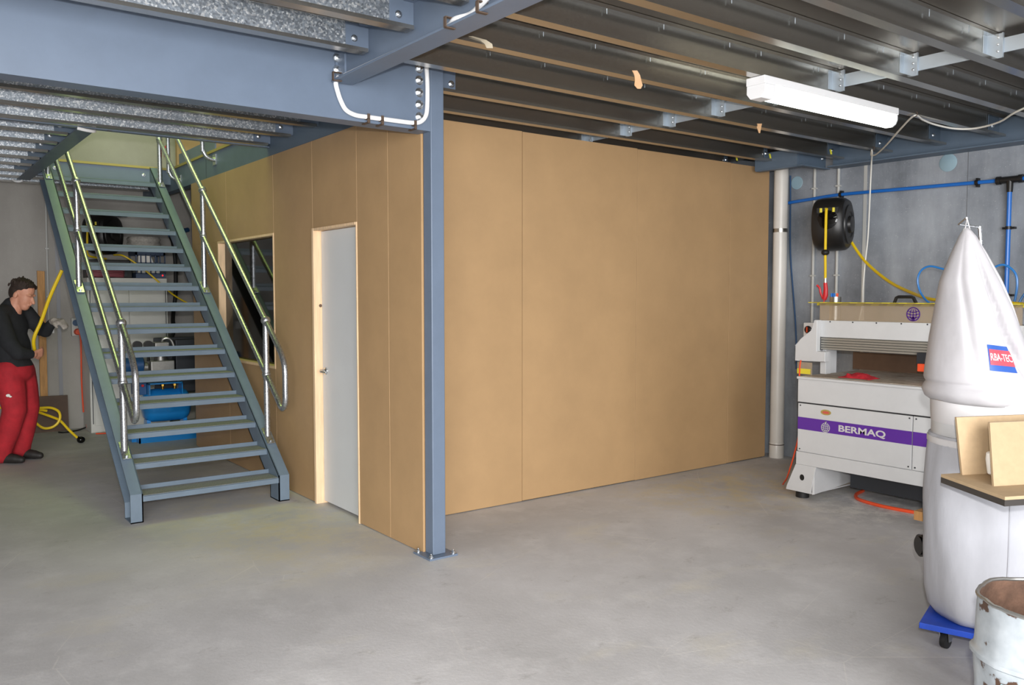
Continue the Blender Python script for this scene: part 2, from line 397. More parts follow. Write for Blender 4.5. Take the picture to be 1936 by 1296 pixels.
# tan fibreboard partitions
wa = struct('wall_front', MB().box(0.10, 4.20, 0.777, 0.86, 0.0, 2.77), 'stud_dark', smooth=0)
xs = [0.10, 1.255, 2.455, 3.65, 4.22]
for i in range(4):
    part('mdf_panel', MB().box(xs[i] + 0.002, xs[i + 1] - 0.002, 0.76 - 0.0015 * (i % 2), 0.777, 0.006 + 0.003 * (i % 2), 2.782 - 0.004 * i), 'mdf', wa, bevel=0.0015)
ws = struct('wall_side', MB().box(0.006, 0.084, 4.55, 4.68, 0.0, 2.70), 'stud_dark', smooth=0)
X0, X1 = -0.010, 0.006
def side_panel(y0, y1, z0, z1): part('mdf_panel', MB().box(X0, X1, y0 + 0.002, y1 - 0.002, z0, z1), 'mdf', ws, bevel=0.0015)
side_panel(0.095, 0.505, 0.005, 2.703); side_panel(0.505, 0.94, 0.005, 2.703); side_panel(0.94, 1.665, 2.062, 2.703)
side_panel(1.665, 2.44, 0.005, 2.703); side_panel(2.44, 3.60, 2.075, 2.703); side_panel(3.60, 4.68, 2.075, 2.703)
side_panel(2.44, 3.60, 0.005, 0.962); side_panel(3.60, 4.68, 0.005, 0.962); side_panel(3.86, 4.68, 0.962, 2.075)
part('stud', MB().box(0.006, 0.084, 0.095, 0.14, 0, 2.7), 'stud_dark', ws)
part('stud', MB().box(0.006, 0.084, 2.40, 2.44, 0, 2.7), 'stud_dark', ws)
part('back_sheet', MB().box(0.12, 0.135, 0.78, 4.68, 0, 2.7), 'stud_dark', ws)
# door
d1 = struct('door_1', MB().box(0.040, 0.076, 0.955, 1.630, 0.020, 2.040), 'door_white', bevel=0.002)
part('door_jamb', MB().box(-0.022, 0.085, 1.634, 1.665, 0, 2.062), 'pine', d1, bevel=0.002)
part('door_jamb', MB().box(-0.016, 0.085, 0.940, 0.953, 0, 2.062), 'pine', d1, bevel=0.002)
part('door_head', MB().box(-0.020, 0.085, 0.953, 1.634, 2.043, 2.062), 'pine', d1, bevel=0.002)
hd = part('door_handle', MB().lathe([(0.028, 0), (0.028, 0.008), (0.012, 0.012), (0.012, 0.045), (0.0, 0.05)], (0.040, 1.575, 1.005), (-1, 0, 0), 20), 'chrome', d1, label='satin chrome lever handle')
part('lever', MB().tube([(-0.002, 1.575, 1.005), (-0.006, 1.56, 1.005), (-0.008, 1.53, 1.005), (-0.008, 1.47, 1.003)], [0.010, 0.010, 0.009, 0.007], 10), 'chrome', hd)
part('jamb_knot', MB().lathe([(0.013, 0), (0.011, 0.002), (0, 0.0022)], (0.03, 1.6345, 1.49), (0, -1, 0), 12), 'brown_board', d1)
# window in the side partition
w1 = struct('window_1', MB().box(0.050, 0.056, 2.46, 3.84, 0.985, 2.055), 'black_gloss', smooth=0)
part('window_head', MB().box(-0.014, 0.07, 2.44, 3.86, 2.056, 2.075), 'pine', w1)
part('window_sill', MB().box(-0.014, 0.07, 2.44, 3.86, 0.962, 0.984), 'pine', w1)
part('window_jamb', MB().box(-0.014, 0.07, 2.44, 2.458, 0.984, 2.056), 'pine', w1)
part('window_jamb', MB().box(-0.014, 0.07, 3.842, 3.86, 0.984, 2.056), 'pine', w1)

# ------------------------------------------------------------------ structural steel
co = thing('steel_column', 'blue-grey painted square steel column standing at the corner of the tan partitions', 'column', (0.045, 0.045, 0))
part('post', MB().box(0, 0.09, 0, 0.09, 0.012, 2.929), 'paint', co, bevel=0.006)
part('base_plate', MB().box(-0.055, 0.142, -0.055, 0.142, 0, 0.012), 'paint', co, bevel=0.002)
for q in ((-0.035, -0.035), (0.12, -0.035), (-0.035, 0.115)): bolt(co, (q[0], q[1], 0.012), 'z', 0.011, 0.016)
cc = part('cleat', MB().box(0.09, 0.235, 0.098, 0.106, 2.80, 2.925), 'paint', co)
bolt(cc, (0.205, 0.098, 2.84), '-y')
b = thing('floor_beam', 'deep blue-grey steel beam running left from the top of the column', 'beam', (-3.3, 0.05, 2.52))
part('web', MB().box(-6.9, -0.002, 0.0, 0.012, 2.52, 2.925), 'paint', b)
part('bottom_flange', MB().box(-6.9, -0.002, 0.012, 0.125, 2.52, 2.534), 'paint', b, bevel=0.002)
part('top_flange', MB().box(-6.9, -0.002, 0.012, 0.125, 2.911, 2.925), 'paint', b)
for z in (2.866, 2.800, 2.731, 2.662, 2.593): bolt(b, (-0.077, 0.0, z), '-y', 0.018, 0.018)
b = thing('floor_beam', 'blue-grey steel beam running overhead towards the viewer with white conduit on its flange', 'beam', (-0.57, -3.6, 2.705))
part('web', MB().box(-0.574, -0.566, -5.1, -0.014, 2.717, 2.918), 'paint', b)
part('bottom_flange', MB().box(-0.632, -0.510, -5.1, -0.022, 2.705, 2.717), 'paint', b, bevel=0.002)
part('top_flange', MB().box(-0.632, -0.510, -5.1, -0.022, 2.918, 2.929), 'paint', b)
ep = part('end_cleat', MB().box(-0.60, -0.575, -0.012, -0.001, 2.73, 2.90), 'paint', b); part('end_cleat', MB().box(-0.586, -0.575, -0.09, -0.012, 2.73, 2.90), 'paint', b)
for z in (2.84, 2.775): bolt(ep, (-0.612 + 0.022, -0.012, z), '-y', 0.017, 0.016)
NB = b
b = thing('floor_beam', 'blue-grey steel beam running along the top of the side partition to the back wall', 'beam', (0.04, 3.4, 2.705)); PB = b
part('web', MB().box(0.0, 0.009, 0.13, 6.68, 2.705, 2.928), 'paint_dark', b)
part('bottom_flange', MB().box(0.009, 0.083, 0.13, 6.68, 2.705, 2.717), 'paint_dark', b); part('top_flange', MB().box(0.009, 0.083, 0.13, 6.68, 2.917, 2.928), 'paint_dark', b)
part('splice_seam', MB().box(-0.002, 0.0, 4.20, 4.204, 2.705, 2.9), 'dark_metal', b)
b = thing('trimmer_beam', 'blue-grey trimmer beam along the near edge of the stairwell', 'beam', (-3.4, 2.55, 2.775))
part('web', MB().box(-6.9, -0.002, 2.572, 2.58, 2.775, 2.928), 'paint', b); part('bottom_flange', MB().box(-6.9, -0.002, 2.523, 2.572, 2.775, 2.783), 'paint', b, bevel=0.001)
part('rust_spot', MB().box(-1.22, -1.19, 2.524, 2.545, 2.7735, 2.7755), 'clip_rust', b)
b = thing('trimmer_beam', 'dark blue-grey trimmer beam along the left side of the stairwell', 'beam', (-1.35, 4.2, 2.775)); TB = b
part('web', MB().box(-1.345, -1.337, 2.585, 5.95, 2.783, 2.928), 'paint_dark', b); part('bottom_flange', MB().box(-1.41, -1.29, 2.585, 5.95, 2.775, 2.783), 'paint_dark', b, bevel=0.001)
b = thing('landing_beam', 'green-lit steel beam carrying the landing at the head of the stairs', 'beam', (-0.65, 5.48, 2.775)); LB = b
part('web', MB().box(-1.285, -0.002, 5.452, 5.46, 2.775, 2.927), 'paint', b); part('bottom_flange', MB().box(-1.285, -0.002, 5.46, 5.52, 2.775, 2.783), 'paint', b)
for x in (-1.13, -0.28): bolt(b, (x, 5.452, 2.86), '-y', 0.013)
b = thing('wall_beam', 'blue-grey steel channel fixed along the right concrete wall under the joist ends', 'beam', (4.35, -3.4, 2.715)); JB = b
part('web', MB().box(4.34, 4.428, -5.1, 0.17, 2.727, 2.927), 'paint_dark', b); part('bottom_flange', MB().box(4.25, 4.428, -5.1, 0.17, 2.715, 2.727), 'paint_dark', b, bevel=0.002)
b = thing('trimmer_bracket', 'short blue-grey steel channel boxed around the top of the downpipe', 'bracket', (4.1, 0.4, 2.705)); QB = b
part('side_channel', MB().box(3.905, 3.915, 0.24, 0.69, 2.715, 2.86).box(3.915, 3.985, 0.24, 0.69, 2.705, 2.715), 'paint_dark', b)
part('end_channel', MB().box(3.915, 4.33, 0.235, 0.245, 2.715, 2.86).box(3.915, 4.33, 0.19, 0.245, 2.705, 2.715), 'paint_dark', b)
bolt(b, (4.27, 0.235, 2.80), '-y', 0.010)

# joists: cold rolled C sections opening towards the viewer
def cprof(y0, zb=ZJ, zt=ZT - 0.002, w=0.065, lip=0.018, t=0.003):
    return [(y0, zb + lip), (y0, zb), (y0 + w, zb), (y0 + w, zt), (y0, zt), (y0, zt - lip), (y0 + t, zt - lip), (y0 + t, zt - t), (y0 + w - t, zt - t), (y0 + w - t, zb + t), (y0 + t, zb + t), (y0 + t, zb + lip)]
def joist(y0, x0, x1, m, label, group):
    mb = MB(); pr = cprof(y0); n = len(pr)
    vs = [(x, p[0], p[1]) for x in (x0, x1) for p in pr]
    fs = [(i, (i + 1) % n, n + (i + 1) % n, n + i) for i in range(n)]
    for o in (0, n):
        fs += [tuple(o + i for i in q) for q in ((0, 1, 10, 11), (1, 2, 9, 10), (2, 3, 8, 9), (3, 4, 7, 8), (4, 5, 6, 7))]
    mb.add(vs, fs)
    o = solo('floor_joist', mb, m, label, 'joist', group, smooth=0)
    if m != 'galv':
        o.data.materials.append(MT['galv'])
        for p in o.data.polygons:
            if abs(p.normal.y) < 0.5 or p.area < 0.03 * (x1 - x0): p.material_index = 1
    return o
def cleat(parent, xa, xb, y, bx_, m='paint', z0=2.802, z1=2.925):
    c = part('cleat', MB().box(xa, xb, y - 0.006, y, z0, z1), m, parent, bevel=0.001); bolt(c, (bx_, y - 0.006, z0 + 0.05), '-y', 0.012, 0.010)
RB = [0.95 - 0.45 * k for k in range(10)]          # right bay, from above the partition towards the viewer
for i, y in enumerate(RB):
    x0 = -0.50 if y < 0 else (0.1 if y < 0.1 else 0.09)
    if i == 0: lb = 'galvanised steel joist just behind the top edge of the tan partition'
    else: lb = 'galvanised steel joist in the right bay, %s one out from the tan partition' % ORD[i - 1]
    x1 = 4.33 if y < 0.2 else 3.90
    joist(y, x0, x1, 'galv', lb, 'joists of the right bay')
    if y < 0.2: cleat(JB, 4.16, 4.335, y + 0.06, 4.22, 'paint_dark')
    else: cleat(QB, 3.86, 3.906, y + 0.06, 3.88, 'paint_dark')
    part_y = y + 0.062
    br = thing('joist_bridging', 'ribbed galvanised bridging piece by the %s joist out from the tan partition' % ORD[i - 1] if i else 'ribbed galvanised bridging piece right above the partition top edge', 'bridging', (2.1, part_y - 0.2, 2.82), 'bridging between the joists of the right bay')
    part('bracket', MB().box(2.098, 2.104, part_y - 0.085, part_y - 0.001, 2.80, 2.925).box(2.06, 2.098, part_y - 0.006, part_y - 0.001, 2.80, 2.925).box(2.090, 2.104, part_y - 0.088, part_y - 0.082, 2.80, 2.925), 'galv_bright', br)
    for zz in (2.835, 2.87, 2.905): bolt(br, (2.098, part_y - 0.06, zz), '-x', 0.005, 0.005, 'screw')
    pr = [(2.104, 2.825), (2.130, 2.83), (2.112, 2.845), (2.132, 2.858), (2.112, 2.871), (2.132, 2.884), (2.104, 2.90)]
    mb = MB(); mb.prism(pr, 'y', part_y - 0.385, part_y - 0.06); part('rail', mb, 'galv_bright', br, smooth=0)
for k, y in enumerate((-0.40, -0.85, -1.30, -1.75, -2.20, -2.65)):
    joist(y, -6.9, -0.605, 'galv_spangle', 'speckled galvanised joist at top left, %s one in front of the deep beam' % ORD[k], 'joists of the near left bay')
    cleat(NB, -0.70, -0.575, y + 0.06, -0.655)
for k, y in enumerate((1.025, 1.50, 1.975, 2.45)):
    joist(y, -6.9, -0.04, 'galv_spangle', 'speckled galvanised joist behind the deep beam, %s one from the stairwell edge' % ORD[3 - k], 'joists behind the deep beam')
    cleat(PB, -0.14, -0.001, y + 0.06, -0.10)
for k, y in enumerate((2.925, 3.40, 3.875, 4.35, 4.825, 5.30)):
    joist(y, -6.9, -1.415, 'galv_spangle', 'speckled galvanised joist left of the stairwell, %s one from its near edge' % ORD[k], 'joists left of the stairwell')
    cleat(TB, -1.50, -1.346, y + 0.06, -1.46, 'paint_dark')
for k, y in enumerate((5.80, 6.25)):
    joist(y, -6.9, -0.03, 'galv_spangle', 'galvanised joist under the landing behind the stairs, ' + ('nearer of the two' if k == 0 else 'nearer the back wall'), 'joists under the landing')
a = solo('wall_bracket', MB().box(-0.42, -0.2, 6.56, 6.698, 2.50, 2.51).box(-0.42, -0.2, 6.688, 6.698, 2.50, 2.56), 'paint_dark', 'small steel angle bracket high on the back wall behind the stairs', 'bracket')

# ------------------------------------------------------------------ staircase
RISE, GO, Y0S, Z0S, SL = 0.1833, 0.2384, 1.87, 0.185, 0.769
st = thing('steel_staircase', 'blue-grey steel staircase with open treads and galvanised tube handrails', 'staircase', (-0.705, 1.9, 0))
TOP = [(1.87, 0), (1.87, 0.20), (5.448, 0.20 + SL * 3.578)]
BOT = [(2.05, 0), (2.05, 0.11), (5.448, 0.11 + SL * 3.398)]
for side, xi, xo in ((-1, -1.19, -1.272), (1, -0.22, -0.138)):
    mb = MB(); w0, w1 = (xi - 0.008, xi) if side < 0 else (xi, xi + 0.008)
    mb.prism([TOP[0], TOP[1], BOT[1], BOT[0]], 'x', w0, w1); mb.prism([TOP[1], TOP[2], BOT[2], BOT[1]], 'x', w0, w1)
    mb.ribbon(TOP, 0.011, 'x', min(xi, xo), max(xi, xo)); mb.ribbon(BOT[::-1], 0.011, 'x', min(xi, xo), max(xi, xo))
    mb.box(min(xi, xo), max(xi, xo), 1.87, 2.05, 0, 0.008)
    part('stringer', mb, 'paint_stair_dim', st, smooth=0)
for i in range(15):
    y = Y0S + GO * i; z = Z0S + RISE * i
    t = part('tread', MB().box(-1.19, -0.22, y, y + 0.006, z - 0.042, z).box(-1.19, -0.22, y, y + 0.215, z - 0.006, z - 0.001).box(-1.19, -0.22, y + 0.209, y + 0.215, z - 0.006, z + 0.032), 'paint_stair_dim', st, smooth=0, bevel=0.0015)
    part('grip_plate', MB().box(-1.186, -0.224, y + 0.007, y + 0.208, z - 0.001, z + 0.0015), 'tread_grip', t, smooth=0)
for side, xp in (('left', -1.231), ('right', -0.179)):
    zt = lambda y: 1.37 + 0.757 * (y - 2.2)
    zm = lambda y: 0.945 + 0.757 * (y - 2.2)
    ye = 5.35
    pts = [(xp, ye, zt(ye)), (xp, 3.7, zt(3.7)), (xp, 2.2, zt(2.2)), (xp, 2.02, zt(2.02)), (xp, 1.90, zt(1.90) - 0.005)]
    bend = [(xp, 1.845, 1.075), (xp, 1.822, 1.03), (xp, 1.815, 0.98), (xp, 1.815, 0.80), (xp, 1.822, 0.755), (xp, 1.845, 0.722), (xp, 1.88, 0.708), (xp, 1.915, 0.722), (xp, 1.945, 0.75)]
    low = [(xp, 2.2, zm(2.2)), (xp, 3.7, zm(3.7)), (xp, ye, zm(ye))]
    hr = part('handrail', MB().tube(pts + bend + low, 0.0215, 12), 'galv_tube', st, label='galvanised tube handrail with a looped lower end on the %s stringer' % side)
    for yb in (2.2, 3.74, 5.19):
        zs = 0.20 + SL * (yb - 1.87) + 0.006
        ps = part('baluster', MB().cyl((xp, yb, zs - 0.01), (xp, yb, zt(yb) - 0.01), 0.0235, n=14), 'galv_tube', st)
        part('ball_joint', MB().ball((xp, yb, zt(yb)), 0.037, 16, 10), 'galv_tube', ps)
        part('ball_joint', MB().ball((xp, yb, zm(yb)), (0.034, 0.034, 0.03), 16, 10).cyl((xp, yb, zm(yb) - 0.03), (xp, yb, zm(yb) + 0.035), 0.029, n=14), 'galv_tube', ps)
        f = MB(); dy, dz = 0.06 * 0.793, 0.06 * 0.61
        o1 = (0.01 * 0.61, 0.01 * 0.793)
        f.prism([(yb - 0.075, zs - 0.075 * SL), (yb + 0.06, zs + 0.06 * SL), (yb + 0.06 - o1[0], zs + 0.06 * SL + o1[1]), (yb - 0.075 - o1[0], zs - 0.075 * SL + o1[1])], 'x', xp - 0.03, xp + 0.03)
        part('foot_flange', f, 'galv_tube', ps, bevel=0.002)
        part('flange_nut', MB().lathe([(0.011, 0), (0.011, 0.012)], (xp, yb - 0.055 - 0.006, zs - 0.055 * SL + 0.010), (0, -0.61, 0.793), 6), 'bolt_zinc', ps)
for nm, yb, zb in (('nearer the top of the stairs', 5.1, 2.79), ('halfway along the stairwell', 3.93, 2.855)):
    g = thing('guardrail_post', 'bent galvanised guardrail post bolted to the side beam, ' + nm, 'post', (-0.1, yb, zb), 'guardrail posts of the stairwell')
    part('tube', MB().tube(crom([(-0.004, yb, zb), (-0.04, yb, zb + 0.004), (-0.085, yb, zb + 0.03), (-0.11, yb, zb + 0.085), (-0.115, yb, zb + 0.15), (-0.115, yb, zb + 1.1)], 4), 0.021, 12), 'galv_tube', g)
    part('fixing_plate', MB().box(-0.008, -0.001, yb - 0.045, yb + 0.045, zb - 0.05, zb + 0.05), 'galv_tube', g)
rl = solo('guardrail', MB().tube([(-0.115, 2.6, 3.95), (-0.115, 5.3, 3.95)], 0.021, 10), 'galv_tube', 'galvanised tube guardrail above the right side of the stairwell', 'rail')
solo('red_cloth', ring_mesh0([(3.02, 0.018), (3.03, 0.030), (3.07, 0.032), (3.11, 0.028), (3.14, 0.020), (3.15, 0.008)]), 'red_plastic', 'small red cloth tied to the guardrail post at the head of the stairs', 'cloth', smooth=80)
# self drilling screw tips poking through the deck in front of the joists
scr = mesh_of('screw', MB().lathe([(0.002, 0), (0.002, -0.016), (0.0005, -0.024)], (0, 0, 0), n=5), Vector((0, 0, 0)), 0, ['galv_bright'])
for y in RB[3:]:
    for k in range(9):
        link('screw', scr, Vector((0.2 + 0.42 * k + random.uniform(-0.08, 0.08), y + 0.045, ZT - 0.004)), ceil)

# ------------------------------------------------------------------ overhead services
lp = thing('fluorescent_lamp', 'white batten fluorescent lamp, lit, fixed under the joists of the right bay', 'lamp', (2.02, -1.27, 2.66))
part('tray', MB().prism([(-1.325, 2.735), (-1.325, 2.779), (-1.20, 2.779), (-1.20, 2.735)], 'x', 1.33, 2.73), 'pvc_white', lp, bevel=0.003)
dp = [(-1.318, 2.734), (-1.318, 2.705), (-1.308, 2.68), (-1.285, 2.664), (-1.24, 2.664), (-1.217, 2.68), (-1.207, 2.705), (-1.207, 2.734)]
part('diffuser', MB().prism(dp, 'x', 1.435, 2.715), 'tube_glow', lp, label='glowing white diffuser')
part('end_cap', MB().prism([(-1.325, 2.735), (-1.325, 2.69), (-1.30, 2.66), (-1.225, 2.66), (-1.20, 2.69), (-1.20, 2.735)], 'x', 1.335, 1.432), 'pvc_white', lp, bevel=0.003)
part('end_cap', MB().prism([(q[0], q[1] - 0.002) for q in dp], 'x', 2.717, 2.73), 'pvc_white', lp)
# white conduit looping over the deep beam
cd = thing('conduit', 'white flexible conduit looping from the overhead beam down to the flange by the column', 'conduit', (-0.3, -0.025, 2.53))
part('tube', MB().tube(crom([(-0.60, -0.05, 2.731), (-0.606, -0.025, 2.705), (-0.596, -0.024, 2.66), (-0.578, -0.024, 2.613), (-0.548, -0.024, 2.568), (-0.495, -0.024, 2.548), (-0.43, -0.024, 2.546), (-0.28, -0.024, 2.547), (-0.138, -0.024, 2.549), (-0.082, -0.024, 2.562), (-0.048, -0.024, 2.60), (-0.038, -0.024, 2.657), (-0.036, -0.024, 2.777), (-0.042, -0.024, 2.88), (-0.05, -0.024, 2.925)], 5), 0.0125, 10), 'pvc_white', cd)
for x in (-0.42, -0.335, -0.125): part('clip', MB().box(x - 0.008, x + 0.008, -0.040, -0.006, 2.533, 2.537).box(x - 0.008, x + 0.008, -0.041, -0.037, 2.533, 2.562).box(x - 0.008, x + 0.008, -0.040, 0.03, 2.512, 2.518).box(x - 0.008, x + 0.008, -0.041, -0.036, 2.512, 2.535), 'clip_rust', cd)
cd = thing('conduit', 'white conduit lying along the flange of the overhead beam near the top of the picture', 'conduit', (-0.61, -2.2, 2.72))
part('tube', MB().tube(crom([(-0.59, -0.1, 2.73), (-0.588, -0.7, 2.729), (-0.588, -1.08, 2.729), (-0.612, -1.20, 2.734), (-0.60, -1.30, 2.731), (-0.612, -1.40, 2.742), (-0.63, -1.55, 2.755), (-0.62, -1.9, 2.735), (-0.588, -2.6, 2.73), (-0.588, -5.0, 2.73)], 6), 0.0115, 8), 'pvc_white', cd)
for y in (-0.08, -1.18, -1.42): part('clip', MB().box(-0.646, -0.60, y - 0.009, y + 0.009, 2.698, 2.703).box(-0.65, -0.645, y - 0.009, y + 0.009, 2.70, 2.74).box(-0.65, -0.60, y - 0.009, y + 0.009, 2.741, 2.745), 'clip_rust', cd)
solo('cable_tail', MB().tube(crom([(-0.63, -1.44, 2.75), (-0.632, -1.46, 2.79), (-0.634, -1.47, 2.83), (-0.62, -1.50, 2.88)], 4), 0.006, 6), 'cable_white', 'short white cable tail sticking up by the clip on the overhead beam', 'cable')
solo('cable_tail', MB().tube(crom([(-1.30, 2.56, 2.765), (-1.32, 2.53, 2.757), (-1.37, 2.51, 2.757), (-1.42, 2.52, 2.766)], 4), 0.012, 8), 'pvc_white', 'white conduit end at the near corner of the stairwell trimmer', 'conduit')
solo('cable_tail', MB().tube(crom([(-1.36, 5.93, 2.766), (-1.39, 5.95, 2.755), (-1.43, 5.95, 2.757), (-1.45, 5.93, 2.768)], 4), 0.011, 8), 'pvc_white', 'white conduit end at the far corner of the stairwell trimmer', 'conduit')
# cable slung under the joists and down the right wall
solo('power_cable', MB().tube(crom([(3.05, -2.35, 2.795), (3.27, -1.85, 2.755), (3.48, -1.62, 2.735), (3.58, -1.42, 2.735), (3.53, -1.30, 2.745), (3.34, -1.25, 2.76), (3.16, -1.26, 2.768), (3.0, -1.285, 2.772), (3.25, -1.05, 2.745), (3.62, -0.75, 2.725), (3.98, -0.46, 2.725), (4.10, -0.34, 2.74), (4.03, -0.385, 2.772), (4.06, -0.37, 2.74), (4.20, -0.285, 2.68), (4.25, -0.25, 2.46), (4.25, -0.24, 2.084), (4.25, -0.22, 1.858), (4.25, -0.205, 1.63), (4.25, -0.205, 1.503), (4.25, -0.178, 1.349), (4.25, -0.16, 1.1)], 5), 0.0065, 6), 'cable_white', 'white cable slung under the joists and hanging down the right concrete wall', 'cable')
for nm, x, y, h in (('below the lamp end', 3.0, -1.294, 0.05), ('nearest the concrete wall', 4.03, -0.394, 0.04)):
    solo('cable_hook', MB().tube(crom([(x, y, 2.80), (x, y - 0.012, 2.785), (x, y - 0.006, 2.768), (x, y + 0.008, 2.765)], 3), 0.003, 6), 'clip_rust', 'small wire hook on a joist lip holding the slung cable, ' + nm, 'hook', 'hooks of the slung cable')
def strip(name, pts, w, m, label, cat):
    mb = MB(); P = [Vector(p) for p in pts]; vs = []
    for i, p in enumerate(P):
        ww = w[i] if isinstance(w, (list, tuple)) else w
        for dx, dy in ((-ww / 2, 0), (ww / 2, 0), (ww / 2, 0.0025), (-ww / 2, 0.0025)): vs.append((p.x + dx * 0.8, p.y - dx * 0.6 + dy, p.z))
    n = len(P); fs = [(3, 2, 1, 0), (4 * n - 4, 4 * n - 3, 4 * n - 2, 4 * n - 1)]
    for i in range(n - 1):
        for k in range(4): fs.append((4 * i + k, 4 * i + (k + 1) % 4, 4 * i + 4 + (k + 1) % 4, 4 * i + 4 + k))
    mb.add(vs, fs); return solo(name, mb, m, label, cat)
strip('tape_scrap', [(0.80, -0.856, 2.815), (0.815, -0.862, 2.79), (0.825, -0.858, 2.765), (0.835, -0.852, 2.74), (0.842, -0.85, 2.722)], [0.028, 0.03, 0.034, 0.045, 0.018], 'tape', 'larger scrap of brown tape hanging from a joist left of the lamp', 'tape')
strip('tape_scrap', [(2.50, -0.405, 2.80), (2.505, -0.407, 2.775), (2.515, -0.404, 2.735)], [0.05, 0.03, 0.008], 'tape', 'smaller pointed scrap of brown tape under a joist below the lamp', 'tape')
strip('tape_scrap', [(-0.30, -0.86, 2.802), (-0.23, -0.862, 2.797), (-0.20, -0.866, 2.782), (-0.19, -0.862, 2.765)], [0.02, 0.03, 0.035, 0.03], 'tape_clear', 'crumpled pale tape on a joist right beside the overhead beam', 'tape')
for nm, x, y in (('above the downpipe bracket', 3.86, 0.50), ('next to the wall channel', 4.10, 0.045), ('just above the partition end', 3.72, 0.76)):
    strip('marker_tag', [(x, y - 0.004, 2.84), (x + 0.015, y - 0.004, 2.80)], 0.014, 'green_tag', 'tiny yellow tag stuck on a joist end ' + nm, 'tag')

# ------------------------------------------------------------------ right wall services
pp = thing('downpipe', 'thick cream plastic downpipe standing where the tan partition meets the concrete wall', 'pipe', (4.30, 0.685, 0))
part('pipe', MB().cyl((4.30, 0.685, 0.14), (4.30, 0.685, 2.90), 0.066, n=28), 'pvc', pp)
part('socket', MB().lathe([(0.070, 0), (0.070, 0.14), (0.0665, 0.15)], (4.30, 0.685, 0), n=28), 'pvc', pp); part('dirt_ring', MB().lathe([(0.0708, 0.125), (0.0708, 0.133)], (4.30, 0.685, 0), n=28), 'clip_rust', pp)
part('strap', MB().lathe([(0.0685, 0), (0.0685, 0.035)], (4.30, 0.685, 2.165), n=28), 'aluminium', pp)
for nm, y, z, r in (('beside the downpipe', 0.60, 2.636, 0.062), ('high up right of the hose reel', -0.82, 2.649, 0.072)):
    solo('wall_plug', MB().lathe([(r, 0), (r, 0.004), (r * 0.96, 0.006)], (4.43, y, z), (-1, 0, 0), 32), 'wall_disc', 'round pale blue patch on the concrete wall ' + nm, 'patch', 'round patches on the concrete wall')
for nm, y, zb, zt in (('ending at the isolator switch', 0.40, 1.31, 2.93), ('passing behind the hose reel', 0.155, 1.0, 2.93)):
    c = thing('wall_conduit', 'thin grey vertical conduit on the concrete wall ' + nm, 'conduit', (4.415, y, zb), 'vertical conduits on the concrete wall')
    part('tube', MB().cyl((4.415, y, zb), (4.415, y, zt), 0.0125, n=10), 'conduit_grey', c)
    for z in (1.75, 2.56): part('saddle', MB().box(4.398, 4.43, y - 0.022, y + 0.022, z - 0.007, z + 0.007), 'conduit_grey', c)
iso = thing('isolator_switch', 'white wall isolator switch with a black rotary knob beside the engraving machine', 'switch', (4.40, 0.40, 1.19))
part('box', MB().box(4.36, 4.43, 0.345, 0.455, 1.17, 1.31), 'pvc_white', iso, bevel=0.008); part('knob', MB().lathe([(0.036, 0), (0.036, 0.012), (0.028, 0.02)], (4.36, 0.40, 1.245), (-1, 0, 0), 20), 'black_plastic', iso); part('pointer', MB().box(4.332, 4.342, 0.394, 0.406, 1.22, 1.27), 'orange', iso)
ap = thing('air_pipe', 'blue compressed air pipe along the concrete wall with a black tee and a drop leg', 'pipe', (4.385, -0.3, 1.4))
part('main_run', MB().tube(crom([(4.385, 0.70, 2.447), (4.385, 0.42, 2.462), (4.385, 0.112, 2.476), (4.385, -0.5, 2.468), (4.385, -1.25, 2.456)], 5), 0.015, 10), 'blue_pipe', ap)
part('main_run', MB().cyl((4.385, -1.38, 2.455), (4.385, -4.5, 2.43), 0.015, n=10), 'blue_pipe', ap); part('drop_leg', MB().cyl((4.385, -1.316, 2.40), (4.385, -1.316, 1.10), 0.017, n=10), 'blue_pipe', ap)
te = part('tee', MB().cyl((4.385, -1.22, 2.456), (4.385, -1.41, 2.455), 0.026, n=14).cyl((4.385, -1.316, 2.455), (4.385, -1.316, 2.36), 0.026, 0.022, n=14), 'black_plastic', ap)
for sy in (-1.235, -1.395): part('collar', MB().cyl((4.385, sy - 0.015, 2.4555), (4.385, sy + 0.015, 2.4555), 0.032, n=14), 'black_plastic', te)
for y, z in ((0.112, 2.476), (-1.072, 2.459)): part('clip', MB().box(4.38, 4.4225, y - 0.008, y + 0.008, z - 0.035, z + 0.035).cyl((4.385, y - 0.012, z), (4.385, y + 0.012, z), 0.021, n=12), 'black_plastic', ap)
for z in (2.086, 1.568): part('clip', MB().box(4.385, 4.4225, -1.36, -1.27, z - 0.008, z + 0.008).cyl((4.385, -1.316, z - 0.012), (4.385, -1.316, z + 0.012), 0.023, n=12), 'black_plastic', ap)
solo('air_hose', MB().tube(crom([(4.415, 0.665, 2.71), (4.415, 0.66, 2.45), (4.415, 0.655, 2.1), (4.415, 0.64, 1.86), (4.415, 0.60, 1.5), (4.415, 0.575, 1.25), (4.415, 0.56, 1.0), (4.415, 0.56, 0.86)], 5), 0.0075, 8), 'blue_dark', 'thin dark blue hose hanging on the concrete wall right beside the downpipe', 'hose')

